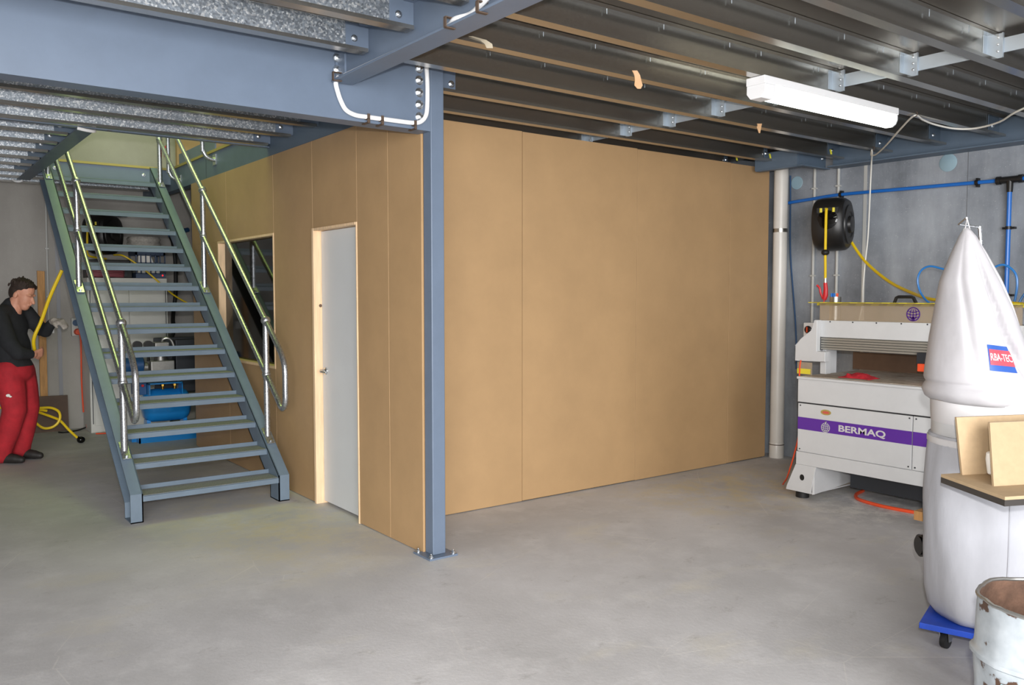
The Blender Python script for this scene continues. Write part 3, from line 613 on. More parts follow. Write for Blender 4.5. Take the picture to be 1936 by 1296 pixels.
def hose_reel(label, hose_pts, gun):
    r = thing('hose_reel', label, 'hose reel', (0, 0, 0))
    out = []
    for k in range(28):
        a = 2 * PI * k / 28; ca, sa = math.cos(a), math.sin(a); e = 0.72 if sa > 0 else 0.9
        out.append((0.225 * math.copysign(abs(ca) ** e, ca), 0.232 * math.copysign(abs(sa) ** e, sa)))
    mb = MB(); Y = [(-0.135, 0.80), (-0.128, 0.90), (-0.105, 0.975), (-0.06, 1.0), (0.06, 1.0), (0.105, 0.975), (0.128, 0.90), (0.135, 0.80)]
    n = len(out); vs = []; fs = []
    for (y, s) in Y: vs += [(p[0] * s, y, p[1] * s) for p in out]
    for i in range(len(Y) - 1):
        for k in range(n): fs.append((i * n + k, i * n + (k + 1) % n, (i + 1) * n + (k + 1) % n, (i + 1) * n + k))
    fs += [tuple(range(n))[::-1], tuple(range((len(Y) - 1) * n, len(Y) * n))]
    part('case', mb.add(vs, fs), 'black_plastic', r)
    part('side_disc', MB().lathe([(0.175, 0), (0.17, 0.012), (0.12, 0.016), (0.11, 0.006), (0.075, 0.008), (0.07, 0.03), (0.03, 0.034)], (0.0, -0.134, -0.005), (0, -1, 0), 32), 'black_plastic', r)
    part('roller_slot', MB().box(-0.224, -0.20, -0.10, 0.08, 0.085, 0.13), 'black_rubber', r)
    for y in (-0.06, 0.0, 0.045): part('roller', MB().cyl((-0.222, y, 0.09), (-0.222, y, 0.127), 0.012, n=10), 'yellow_sign', r, label='yellow roller')
    part('scoop', MB().lathe([(0.085, 0), (0.07, 0.006), (0.0, 0.008)], (-0.221, -0.01, 0.03), (-1, 0, 0), 24), 'black_gloss', r)
    part('wall_arm', MB().box(0.10, 0.25, -0.02, 0.02, -0.12, 0.12).box(0.21, 0.245, -0.05, 0.05, -0.06, 0.06), 'grey_metal', r)
    h = part('hose', MB().tube(crom(hose_pts, 5), 0.0115, 10), 'yellow_hose', r)
    if gun:
        part('stopper', MB().ball((-0.242, -0.005, -0.255), (0.034, 0.034, 0.026), 14, 8), 'black_rubber', r)
        part('coupling', MB().cyl((-0.237, -0.008, -0.47), (-0.237, -0.008, -0.52), 0.011, 0.014, n=10), 'bolt_zinc', h)
        part('air_gun', MB().tube([(-0.237, -0.008, -0.515), (-0.237, -0.014, -0.57), (-0.237, -0.012, -0.625), (-0.236, 0.0, -0.66)], [0.016, 0.018, 0.022, 0.02], 10).tube(crom([(-0.236, 0.012, -0.645), (-0.236, 0.03, -0.60), (-0.236, 0.038, -0.56), (-0.236, 0.062, -0.535)], 4), 0.009, 8).cyl((-0.236, -0.005, -0.65), (-0.236, 0.005, -0.70), 0.006, n=8), 'red_plastic', r, label='red air blow gun')
    else: part('label_plate', MB().box(-0.228, -0.221, -0.05, 0.06, 0.06, 0.085), 'yellow_sign', r)
    return r
rr = hose_reel('black hose reel on the right wall with yellow hose and red air gun hanging', [(-0.20, -0.005, 0.11), (-0.232, -0.005, 0.115), (-0.243, -0.005, 0.07), (-0.244, -0.005, -0.1), (-0.242, -0.005, -0.28), (-0.238, -0.007, -0.4), (-0.237, -0.008, -0.48)], True)
rr.location = (4.155, 0.04, 2.19); rr.rotation_euler = (0, 0, math.radians(18.3)); ORG[rr.name] = Vector(rr.location)
r2 = hose_reel('black hose reel on the back wall seen between the stair treads', [(-0.20, 0.02, 0.1), (-0.235, 0.03, 0.08), (-0.245, 0.035, -0.1), (-0.235, 0.04, -0.24), (-0.12, 0.02, -0.27), (0.05, 0.0, -0.28)], False)
r2.location = (-0.50, 6.46, 2.27); r2.rotation_euler = (0, 0, math.radians(46))
solo('supply_hose', MB().tube(crom([(4.30, -0.03, 2.07), (4.25, -0.216, 1.864), (4.10, -0.504, 1.694), (3.9, -0.80, 1.596), (3.6, -1.149, 1.535), (3.5, -1.45, 1.53), (3.44, -1.8, 1.51), (3.42, -1.955, 1.49)], 6), 0.0125, 8), 'yellow_hose', 'yellow hose sagging from the right hose reel to the machine', 'hose')

# ------------------------------------------------------------------ engraving machine
XM = 3.05
em = thing('engraving_machine', 'white flatbed engraving machine with a purple lettered stripe against the concrete wall', 'machine', (3.6, -1.2, 0))
part('body', MB().box(XM + 0.012, 4.05, -1.98, -0.40, 0.262, 0.925), 'machine_white', em, bevel=0.004)
part('underside', MB().box(3.3, 3.9, -1.7, -0.7, 0.10, 0.262), 'dark_metal', em)
part('upper_fascia', MB().box(XM, XM + 0.014, -1.98, -0.395, 0.748, 0.925), 'machine_white', em, bevel=0.003)
part('lower_rail', MB().box(XM, XM + 0.014, -1.98, -0.39, 0.262, 0.362), 'machine_white', em, bevel=0.003)
for y0, y1 in ((-1.302, -0.402), (-1.98, -1.309)):
    fp = part('front_panel', MB().box(XM - 0.002, XM + 0.014, y0, y1, 0.367, 0.738), 'machine_white', em, bevel=0.002)
    for yy in (y0 + 0.02, y1 - 0.02):
        for zz in (0.385, 0.722): part('screw', MB().lathe([(0.006, 0), (0.005, 0.003)], (XM - 0.002, yy, zz), (-1, 0, 0), 8), 'dark_metal', fp)
part('shadow_groove', MB().box(XM + 0.004, XM + 0.02, -1.98, -0.40, 0.736, 0.75), 'shadow_gap', em)
for y0, y1 in ((-1.302, -0.402), (-1.98, -1.309)): part('purple_stripe', MB().box(XM - 0.0035, XM, y0, y1, 0.538, 0.632), 'purple', em)
tv, tf = text2d('BERMAQ', 0.058, 0.028, 0.365)
tm = MB(); n = len(tv); tm.add([(XM - 0.0045, -0.749 - p[0], 0.552 + p[1]) for p in tv], tf); part('lettering', tm, 'decal_grey', em, smooth=0, label='grey lettering BERMAQ on the purple stripe')
def arc(c, r, a0, a1, n=12): return [(c[0] + r * math.cos(a0 + (a1 - a0) * i / n), c[1] + r * math.sin(a0 + (a1 - a0) * i / n)) for i in range(n + 1)]
def band2(mb, pts, w, xf, x2):
    # flat ribbon of width w along a (y,z) polyline, on the plane x=xf..x2
    for i in range(len(pts) - 1):
        a, b_ = Vector(pts[i]), Vector(pts[i + 1]); d = (b_ - a).normalized(); nn = Vector((-d.y, d.x)) * w / 2; e = d * w * 0.2
        mb.prism([a + nn - e, b_ + nn + e, b_ - nn + e, a - nn - e], 'x', xf, x2)
def globe(x, c, r, m, parent, stem):
    mb = MB(); x2 = x - 0.0008
    if stem > 0:      # open ring with a key on top
        band2(mb, arc(c, r, PI * 0.62, PI * 2.38, 26), r * 0.16, x, x2)
    else: band2(mb, arc(c, r, 0, 2 * PI, 30), r * 0.16, x, x2)
    for k, h in enumerate((-0.45, 0.0, 0.42)):
        hw = math.sqrt(1 - h * h) * r * 0.9
        band2(mb, [(c[0] + hw * t, c[1] + r * (h + (0.18 * t * t - 0.12))) for t in (-1, -0.6, -0.2, 0.2, 0.6, 1)], r * 0.13, x, x2)
    for q in (-0.5, 0.0, 0.5): band2(mb, [(c[0] + r * q * math.cos(t), c[1] + r * 0.85 * math.sin(t)) for t in (-1.2, -0.6, 0, 0.6, 1.0)], r * 0.13, x, x2)
    if stem > 0: mb.box(x2, x, c[0] - r * 0.16, c[0] + r * 0.16, c[1] + r * 0.8, c[1] + r * 1.35); mb.box(x2, x, c[0] - r * 0.3, c[0] + r * 0.16, c[1] + r * 1.2, c[1] + r * 1.38)
    else: mb.box(x2, x, c[0] - r * 0.22, c[0] + r * 0.22, c[1] - r, c[1] - r * 0.35)
    return part('emblem', mb, m, parent, smooth=0)
globe(XM - 0.0040, (-0.641, 0.575), 0.034, 'decal_grey', em, 1)
bd = part('badge', MB().add([(XM - 0.003, -0.641 + 0.044 * math.cos(2 * PI * k / 24), 0.690 + 0.021 * math.sin(2 * PI * k / 24)) for k in range(24)], [tuple(range(24))]), 'badge_gold', em, smooth=0)
part('badge_centre', MB().add([(XM - 0.0036, -0.641 + 0.03 * math.cos(2 * PI * k / 16), 0.689 + 0.010 * math.sin(2 * PI * k / 16)) for k in range(16)], [tuple(range(16))]), 'badge_red', bd, smooth=0)
part('table', MB().box(XM - 0.012, 4.08, -2.0, -0.39, 0.925, 0.944), 'machine_white', em, bevel=0.004)
part('bed', MB().box(XM + 0.03, 4.05, -1.95, -0.42, 0.944, 0.948), 'table_dusty', em, smooth=0)
part('back_board', MB().box(3.96, 3.98, -1.9, -0.30, 0.948, 1.09), 'brown_board', em)
for yy, sg in ((-0.39, 1), (-1.98, -1)):
    ft = part('foot', MB().prism([(yy + 0.085 * sg, 0.048), (yy + 0.075 * sg, 0.085), (yy, 0.262), (yy - 0.178 * sg, 0.262), (yy - 0.135 * sg, 0.048)], 'x', XM - 0.004, XM + 0.012).prism([(XM, 0.262), (XM, 0.048), (3.90, 0.10), (3.95, 0.16), (3.95, 0.262)], 'y', yy - 0.165 * sg, yy - 0.15 * sg).box(XM, 3.9, yy - 0.15 * sg, yy + 0.07 * sg, 0.048, 0.06), 'machine_white', em, smooth=0, bevel=0.003)
    part('slot_hole', MB().add([(XM - 0.006, yy - 0.06 * sg + 0.020 * math.cos(2 * PI * k / 16), 0.165 + 0.024 * math.sin(2 * PI * k / 16)) for k in range(16)], [tuple(range(16))]), 'black_rubber', ft, smooth=0)
    part('leveller', MB().cyl((XM + 0.05, yy - 0.03 * sg, 0), (XM + 0.05, yy - 0.03 * sg, 0.04), 0.05, n=18).cyl((XM + 0.05, yy - 0.03 * sg, 0.04), (XM + 0.05, yy - 0.03 * sg, 0.13), 0.010, n=8), 'black_rubber', ft)
    part('leveller', MB().cyl((3.8, yy - 0.09 * sg, 0), (3.8, yy - 0.09 * sg, 0.06), 0.045, n=18), 'black_rubber', ft)
# gantry
gt = part('gantry_beam', MB().box(3.30, 3.52, -1.93, -0.41, 1.24, 1.372), 'machine_white', em, bevel=0.004)
for i in range(8): part('screw', MB().lathe([(0.006, 0), (0.005, 0.003)], (3.30, -0.5 - 0.19 * i, 1.362), (-1, 0, 0), 8), 'dark_metal', gt)
ex = part('linear_rail', MB().box(3.325, 3.50, -1.93, -0.40, 1.142, 1.238), 'alu_matt', em)
for i in range(5): part('rail_rib', MB().box(3.30, 3.325, -1.92, -0.41, 1.144 + 0.019 * i, 1.158 + 0.019 * i), 'alu_matt', ex, bevel=0.002)
part('end_plate', MB().box(3.285, 3.50, -0.425, -0.37, 1.135, 1.245), 'grey_metal', em, bevel=0.002)
part('gantry_cheek', MB().prism([(-0.235, 1.045), (-0.235, 1.17), (-0.275, 1.22), (-0.37, 1.29), (-0.40, 1.375), (-0.425, 1.375), (-0.425, 1.13), (-0.50, 1.13), (-0.50, 1.05)], 'x', 3.24, 3.30).prism([(-0.235, 1.045), (-0.235, 1.17), (-0.26, 1.17), (-0.26, 1.045)], 'x', 3.24, 3.56), 'machine_white', em, bevel=0.004)
part('gantry_leg', MB().box(3.33, 3.40, -0.45, -0.40, 0.948, 1.15).box(3.42, 3.56, -0.40, -0.36, 0.30, 1.15), 'machine_white', em, bevel=0.003); part('gantry_leg', MB().box(3.33, 3.56, -1.96, -1.90, 0.948, 1.30), 'machine_white', em, bevel=0.003)
part('side_guard', MB().box(3.16, 3.165, -0.44, -0.31, 0.948, 1.045), 'acrylic', em); part('warning_label', MB().box(3.152, 3.158, -0.43, -0.315, 0.955, 0.995), 'yellow_sign', em, label='yellow warning label')
gd = part('guard', MB().box(3.312, 3.318, -1.87, -0.40, 1.372, 1.51), 'acrylic', em, label='clear acrylic guard')
part('hazard_strip', MB().box(3.20, 3.325, -1.90, -0.37, 1.508, 1.514).box(3.318, 3.325, -1.90, -0.37, 1.488, 1.510), 'hazard', gd, smooth=0)
globe(3.310, (-1.151, 1.432), 0.047, 'purple', gd, -1)
part('handle', MB().tube([(3.27, -1.03, 1.512), (3.27, -1.045, 1.55), (3.27, -1.06, 1.556), (3.27, -1.155, 1.556), (3.27, -1.17, 1.55), (3.27, -1.19, 1.512)], 0.012, 8), 'black_plastic', gd)
sp = part('spindle', MB().cyl((3.40, -0.478, 1.372), (3.40, -0.478, 1.555), 0.043, n=22), 'aluminium', em)
for k, (dx, dy, m_) in enumerate(((-0.02, 0.02, 'blue_pipe'), (-0.02, 0.0, 'blue_pipe'), (0.0, 0.025, 'blue_pipe'), (-0.015, -0.024, 'orange'))): part('fitting', MB().cyl((3.40 + dx, -0.478 + dy, 1.555), (3.40 + dx, -0.478 + dy, 1.583), 0.009, n=8), m_, sp)
sp = part('spindle', MB().cyl((3.38, -1.29, 1.372), (3.38, -1.29, 1.42), 0.03, n=18).cyl((3.38, -1.29, 1.42), (3.38, -1.29, 1.455), 0.02, n=14), 'aluminium', em); part('fitting', MB().cyl((3.38, -1.29, 1.455), (3.38, -1.29, 1.475), 0.014, n=10), 'red_plastic', sp); part('coupling', MB().cyl((3.38, -1.29, 1.42), (3.38, -1.29, 1.46), 0.021, n=12), 'dark_metal', sp)
part('carriage', MB().box(3.28, 3.34, -1.40, -1.20, 1.08, 1.16), 'dark_metal', em); part('tool_block', MB().box(3.25, 3.31, -1.38, -1.22, 1.03, 1.085), 'orange', em, bevel=0.004, label='orange tool block')
part('controller', MB().box(3.25, 3.5, -2.10, -1.95, 1.20, 1.62), 'black_plastic', em, bevel=0.006); part('controller_screen', MB().box(3.245, 3.25, -2.08, -1.97, 1.48, 1.58), 'motor_blue', em)
solo('air_hose', MB().tube(crom([(3.45, -1.42, 1.378), (3.48, -1.42, 1.50), (3.5, -1.38, 1.65), (3.5, -1.32, 1.73), (3.5, -1.235, 1.762), (3.5, -1.16, 1.777), (3.5, -1.102, 1.749), (3.5, -1.077, 1.685), (3.5, -1.095, 1.60), (3.47, -1.16, 1.53), (3.42, -1.25, 1.485), (3.385, -1.285, 1.478)], 5), 0.0075, 8), 'blue_hose', 'thin blue air hose looping up left of the hanging filter bag', 'hose')
solo('air_hose', MB().tube(crom([(3.45, -1.50, 1.378), (3.48, -1.50, 1.52), (3.5, -1.53, 1.68), (3.5, -1.60, 1.753), (3.5, -1.668, 1.773), (3.5, -1.734, 1.725), (3.5, -1.755, 1.647), (3.5, -1.741, 1.519), (3.48, -1.72, 1.45), (3.46, -1.71, 1.376)], 5), 0.0075, 8), 'blue_hose', 'thin blue air hose looping over right of the hanging filter bag', 'hose')
solo('air_hose', MB().tube(crom([(3.45, -1.74, 1.378), (3.46, -1.77, 1.47), (3.47, -1.81, 1.57), (3.48, -1.87, 1.625), (3.46, -1.94, 1.655), (3.42, -2.0, 1.66), (3.40, -2.02, 1.625)], 5), 0.0075, 8), 'blue_hose', 'thin blue air hose at the right picture edge behind the filter bag', 'hose')
solo('power_lead', MB().tube(crom([(3.14, -0.355, 1.06), (3.12, -0.36, 1.0), (3.12, -0.358, 0.8), (3.13, -0.36, 0.5), (3.16, -0.25, 0.15), (3.3, -0.1, 0.012)], 5), 0.006, 6), 'orange', 'orange lead hanging down the left end of the machine', 'cable')
solo('floor_hose', MB().tube(crom([(3.62, -0.62, 0.013), (3.45, -0.66, 0.013), (3.33, -0.75, 0.013), (3.28, -0.9, 0.013), (3.27, -1.05, 0.013), (3.3, -1.3, 0.013)], 5), 0.013, 8), 'orange', 'orange hose lying on the dusty floor under the machine', 'hose')
# crumpled red rag on the bed
rg = MB(); nx, ny = 22, 12; vs = []
for i in range(nx):
    for j in range(ny):
        x = 3.17 + 0.16 * j / (ny - 1); y = -0.66 - 0.24 * i / (nx - 1)
        q = Vector((x * 18, y * 18, 1.3)); e = min(1, 4 * min(i, nx - 1 - i) / nx) * min(1, 4 * min(j, ny - 1 - j) / ny)
        z = 0.951 + e * (0.016 + 0.045 * abs(noise.noise(q)) + 0.02 * noise.noise(q * 2.3)); vs.append((x + 0.02 * noise.noise(q + Vector((5, 0, 0))), y + 0.02 * noise.noise(q + Vector((0, 7, 0))), max(0.951, z)))
rg.add(vs, [(i * ny + j, i * ny + j + 1, (i + 1) * ny + j + 1, (i + 1) * ny + j) for i in range(nx - 1) for j in range(ny - 1)])
o = solo('rag', rg, 'rag_red', 'crumpled red rag lying on the bed of the engraving machine', 'rag', smooth=80); md = o.modifiers.new('thick', 'SOLIDIFY'); md.thickness = 0.003; md.offset = 1

# ------------------------------------------------------------------ dust collector on its blue dolly
CX, CY = 1.325, -2.578
RV, FV = Vector((0.8004, -0.5995, 0)), Vector((0.5995, 0.8004, 0))      # across and along the bag's flat side
dc = thing('dust_collector', 'white dust collector with a peaked filter bag above a full cloth bag', 'dust collector', (CX, CY, 0))
e1 = Vector((0.30, -0.954, 0)); e2 = Vector((0.954, 0.30, 0)); P0 = Vector((1.005, -2.425, 0))
dl = thing('dolly', 'blue square platform dolly on black castors under the white dust bag', 'dolly', (CX, CY, 0))
cs = [P0, P0 + e1 * 0.6, P0 + e1 * 0.6 + e2 * 0.6, P0 + e2 * 0.6]
part('platform', MB().prism([(c.x, c.y) for c in cs], 'z', 0.108, 0.135), 'dolly_blue', dl, bevel=0.003)
for s_, t_ in ((0.09, 0.12), (0.51, 0.12), (0.51, 0.5), (0.09, 0.5)):
    c = P0 + e1 * s_ + e2 * t_
    ca = part('castor', MB().cyl((c.x, c.y, 0.108), (c.x, c.y, 0.085), 0.03, n=14).prism([(c.x - 0.02, 0.09), (c.x + 0.02, 0.09), (c.x + 0.012, 0.035), (c.x - 0.012, 0.035)], 'y', c.y - 0.022, c.y - 0.018).prism([(c.x - 0.02, 0.09), (c.x + 0.02, 0.09), (c.x + 0.012, 0.035), (c.x - 0.012, 0.035)], 'y', c.y + 0.018, c.y + 0.022), 'bolt_zinc', dl)
    part('wheel', MB().lathe([(0.022, -0.014), (0.037, -0.011), (0.038, 0.0), (0.037, 0.011), (0.022, 0.014)], (c.x, c.y, 0.038), (0, 1, 0), 18), 'black_rubber', ca)
# lower bag
def ring_mesh(levels, n, fn):
    mb = MB(); vs = []; fs = []
    for L_ in levels:
        for k in range(n): vs.append(fn(2 * PI * k / n, L_))
    for i in range(len(levels) - 1):
        for k in range(n): fs.append((i * n + k, i * n + (k + 1) % n, (i + 1) * n + (k + 1) % n, (i + 1) * n + k))
    fs += [tuple(range(n))[::-1], tuple(range((len(levels) - 1) * n, len(levels) * n))]
    return mb.add(vs, fs)
def interp(tab, z):
    for i in range(len(tab) - 1):
        if tab[i][0] <= z <= tab[i + 1][0]:
            t = (z - tab[i][0]) / max(1e-9, tab[i + 1][0] - tab[i][0]); return [a + (b_ - a) * t for a, b_ in zip(tab[i][1:], tab[i + 1][1:])]
    return list(tab[-1][1:] if z > tab[-1][0] else tab[0][1:])
LBT = [(0.135, 0.19), (0.142, 0.225), (0.18, 0.254), (0.26, 0.268), (0.45, 0.274), (0.70, 0.276), (0.86, 0.270), (0.93, 0.266), (0.955, 0.264)]
def lowbag(a, z):
    r = interp(LBT, z)[0]; q = Vector((math.cos(a) * 2.2, math.sin(a) * 2.2, z * 2.0)); r += 0.010 * noise.noise(q) + 0.004 * noise.noise(q * 3.1 + Vector((3, 1, 2)))
    return (CX + r * math.cos(a), CY + r * math.sin(a), z)
part('lower_bag', ring_mesh([0.135, 0.142, 0.16, 0.18, 0.22, 0.26] + [0.30 + 0.035 * i for i in range(19)] + [0.955], 64, lowbag), 'cloth_bag', dc, smooth=80, label='full white cloth collection bag')
sa = math.atan2(-FV.y, -FV.x) - 0.30      # seam side, towards the viewer
part('bag_seam', MB().tube([Vector(lowbag(sa, 0.15 + 0.05 * i)) + Vector((math.cos(sa), math.sin(sa), 0)) * 0.001 for i in range(17)], 0.0035, 6), 'cloth_bag', dc)
part('collar', MB().lathe([(0.256, 0.94), (0.256, 1.085), (0.260, 1.09)], (CX, CY, 0), n=48), 'machine_white', dc)
bs = part('bag_strap', MB().lathe([(0.270, 0), (0.272, 0.004), (0.272, 0.024), (0.270, 0.028)], (CX, CY, 0.915), n=48), 'print_white', dc)
bk = MB()
for k in range(4):
    a = sa - 0.32 + k * 0.055; bk.tube([(CX + 0.2735 * math.cos(a), CY + 0.2735 * math.sin(a), 0.917), (CX + 0.2735 * math.cos(a), CY + 0.2735 * math.sin(a), 0.941)], 0.006, 6)
part('buckle', bk, 'black_plastic', bs)
part('filter_cuff', MB().lathe([(0.258, 0.0), (0.261, 0.04), (0.263, 0.10), (0.258, 0.125)], (CX, CY, 1.01), n=48), 'print_white', dc)
part('clamp_band', MB().lathe([(0.266, 0), (0.266, 0.018)], (CX, CY, 1.108), n=48), 'chrome', dc)
# upper bag: (z, lateral left, lateral right, half depth) about the axis
K = 432.0
UT = [(1.105, 1766, 1938, 0.27), (1.118, 1757, 1945, 0.285), (1.15, 1751, 1950, 0.295), (1.172, 1754, 1949, 0.288), (1.186, 1757, 1947, 0.27), (1.20, 1752, 1945, 0.275), (1.25, 1753, 1934, 0.262), (1.38, 1758, 1914, 0.225), (1.52, 1766, 1897, 0.18), (1.635, 1772, 1879, 0.135), (1.75, 1790, 1852, 0.085), (1.83, 1804, 1830, 0.045), (1.862, 1811, 1819, 0.012)]
def upbag(a, z):
    l, r, d = interp(UT, z); l = (l - 1882) / K; r = (r - 1882) / K; cx = (l + r) / 2; w = (r - l) / 2 * 0.96; d *= 0.93
    f = min(1, max(0, (z - 1.19) / 0.15)) * min(1, (1.87 - z) / 0.25)
    twist = 0.9 * (1.87 - z)
    k = 1 + f * (0.10 * math.sin(3 * a + 1.2 + twist * 2.0) + 0.05 * math.sin(5 * a + 0.4 - twist)) * (0.55 + 0.45 * abs(math.sin(a)))
    ac_ = -1.75 + 1.0 * (1.87 - z); g = (a if a < PI else a - 2 * PI) - ac_; k += f * (0.16 / (1 + math.exp(-g / 0.03)) * max(0.0, 1 - abs(g) / 1.1) - 0.22 * math.exp(-((g + 0.05) / 0.075) ** 2)); h_ = g + 0.75 + 0.5 * (1.87 - z); k -= f * 0.10 * math.exp(-(h_ / 0.10) ** 2); h_ = g - 0.62; k -= f * 0.13 * math.exp(-(h_ / 0.08) ** 2)
    if z < 1.19: k = 1 + 0.02 * math.sin(5 * a) + 0.015 * math.sin(9 * a + 1)
    kk = 1 + (k - 1) * 0.25
    p = Vector((CX, CY, 0)) + RV * (cx + w * kk * math.cos(a)) + FV * (d * k * math.sin(a)); return (p.x, p.y, z)
zs_ = [1.105, 1.118, 1.134, 1.15, 1.163, 1.172, 1.186, 1.195] + [1.205 + 0.02 * i for i in range(33)] + [1.862]
part('filter_bag', ring_mesh(zs_, 180, upbag), 'vinyl', dc, smooth=80, label='white filter bag tied to a point at the top')
def onbag(a, z, off=0.004):
    p = Vector(upbag(a, z)); t1 = Vector(upbag(a + 0.02, z)) - p; t2 = Vector(upbag(a, z + 0.01)) - p; nn = t1.cross(t2).normalized(); return p + nn * off
def patch(a0, a1, z0, z1, m, name, off, na=14, nz=6, slope=0.0):
    mb = MB(); vs = [onbag(a0 + (a1 - a0) * i / na, z0 + (z1 - z0) * j / nz - slope * i / na, off) for i in range(na + 1) for j in range(nz + 1)]
    mb.add(vs, [(i * (nz + 1) + j, i * (nz + 1) + j + 1, (i + 1) * (nz + 1) + j + 1, (i + 1) * (nz + 1) + j) for i in range(na) for j in range(nz)]); return part(name, mb, m, dc, smooth=80)
# angles run so that -pi/2 faces the viewer and 0 points to the picture's right
A0, A1, SLP = -1.95, -1.38, 0.012
pb = patch(A0, A1, 1.258, 1.365, 'print_blue', 'printed_label', 0.003, slope=SLP)
patch(A0 + 0.02, A1, 1.282, 1.346, 'print_red', 'printed_label', 0.005, slope=SLP)
tv, tf = text2d('RBA-TEC', 1.0, 0.012, 1.0)
mb = MB(); mb.add([onbag(A0 + 0.03 + (A1 - A0 - 0.05) * p[0], 1.300 + 0.030 * p[1] - SLP * (p[0]), 0.007) for p in tv], tf); part('lettering', mb, 'print_white', dc, smooth=0, label='white lettering on the red label')
ap_ = Vector((CX, CY, 0)) + RV * ((1815 - 1882) / K)
part('hanging_loop', MB().tube([(ap_.x - 0.012, ap_.y, 1.85), (ap_.x, ap_.y, 1.905), (ap_.x + 0.02, ap_.y - 0.01, 1.84)], 0.0028, 6), 'print_white', dc)
fr = [Vector((CX, CY, 0)) + RV * ((px - 1882) / K) + FV * 0.10 for px in (1823, 1864, 1872, 1880)]
part('hanger_frame', MB().tube([(ap_.x, ap_.y, 1.905), (fr[0].x, fr[0].y, 1.885), (fr[1].x, fr[1].y, 1.872)], 0.0045, 8).tube([(fr[1].x, fr[1].y, 1.876), (fr[2].x, fr[2].y, 1.70), (fr[3].x + 0.02, fr[3].y + 0.02, 1.05)], 0.009, 8), 'galv_tube', dc)
bp_ = Vector((CX, CY, 0)) + FV * 0.42 + RV * -0.13
bw = part('blower_stand', MB().box(bp_.x + 0.06, bp_.x + 0.14, bp_.y - 0.14, bp_.y - 0.06, 0, 0.9), 'dark_metal', dc)
iq = bp_ + RV * 0.10
part('inlet_pipe', MB().tube([iq + Vector((0.02, -0.02, 0.33)) + RV * 0.10, iq + Vector((0, 0, 0.33)) + RV * -0.085], 0.055, 20).tube([iq + Vector((0, 0, 0.33)) + RV * -0.085, iq + Vector((0, 0, 0.33)) + RV * -0.092], 0.045, 20), 'black_gloss', bw)
part('packing_block', MB().box(iq.x - 0.075, iq.x + 0.06, iq.y - 0.06, iq.y + 0.08, 0.455, 0.50), 'old_timber', bw); part('packing_block', MB().box(iq.x - 0.03, iq.x + 0.06, iq.y - 0.05, iq.y + 0.06, 0.50, 0.55), 'brown_board', bw)

# ------------------------------------------------------------------ bench board with fibreboard offcuts
eA = Vector((-0.53, -0.85, 0)).normalized(); eB = Vector((0.915, -0.40, 0)).normalized(); A_ = Vector((0.823, -2.561, 0)) + eA * 0.05
bt = thing('bench', 'small bench with a pale board top and dark underside at the right picture edge', 'bench', tuple(A_ + eA * 0.2 + eB * 0.6))
def quad(z0, z1, s0, s1, t0, t1): return [((A_ + eA * s + eB * t).x, (A_ + eA * s + eB * t).y) for s, t in ((s0, t0), (s1, t0), (s1, t1), (s0, t1))]
part('top_board', MB().prism(quad(0, 0, 0, 0.385, 0, 0.95), 'z', 0.838, 0.85), 'mdf_raw', bt); part('underside', MB().prism(quad(0, 0, 0.0, 0.385, 0, 0.95), 'z', 0.815, 0.838), 'laminate_dark', bt)
for s, t in ((0.36, 0.17), (0.36, 0.9), (0.05, 0.9)):
    c = A_ + eA * s + eB * t; part('leg', MB().box(c.x - 0.02, c.x + 0.02, c.y - 0.02, c.y + 0.02, 0, 0.815), 'old_timber', bt)
def offcut(label, s, t0, t1, h, lean, skew):
    a = A_ + eA * s + eB * t0; b_ = A_ + eA * s + eB * t1; up = Vector((0, 0, h)) - eA * lean; nn = eA * 0.012
    q = [a + Vector((0, 0, 0.85)), b_ + Vector((0, 0, 0.85)), b_ + Vector((0, 0, 0.85)) + up, a + Vector((0, 0, 0.85)) + up + eB * skew]
    mb = MB(); mb.add([tuple(p) for p in q] + [tuple(p - nn) for p in q], [(0, 1, 2, 3), (7, 6, 5, 4), (0, 4, 5, 1), (1, 5, 6, 2), (2, 6, 7, 3), (3, 7, 4, 0)])
    return solo('board_offcut', mb, 'mdf_raw', label, 'board', 'board offcuts on the bench', smooth=0)
offcut('larger fibreboard offcut standing at the back of the bench top', 0.035, 0.075, 0.62, 0.232, 0.008, -0.03)
offcut('smaller fibreboard offcut leaning in front on the bench top', 0.235, 0.07, 0.55, 0.225, 0.10, 0.05)
pcs = A_ + eA * 0.12 + eB * 0.16
solo('paper_curl', MB().tube([pcs + Vector((0, 0, 0.86)), pcs + Vector((0, 0, 0.875)) - eB * 0.01, pcs + Vector((0, 0, 0.93)) - eB * 0.02, pcs + Vector((0, 0, 0.955)) - eB * 0.028], [0.006, 0.018, 0.018, 0.010], 10), 'paper', 'white roll of paper between the two fibreboard offcuts', 'paper')
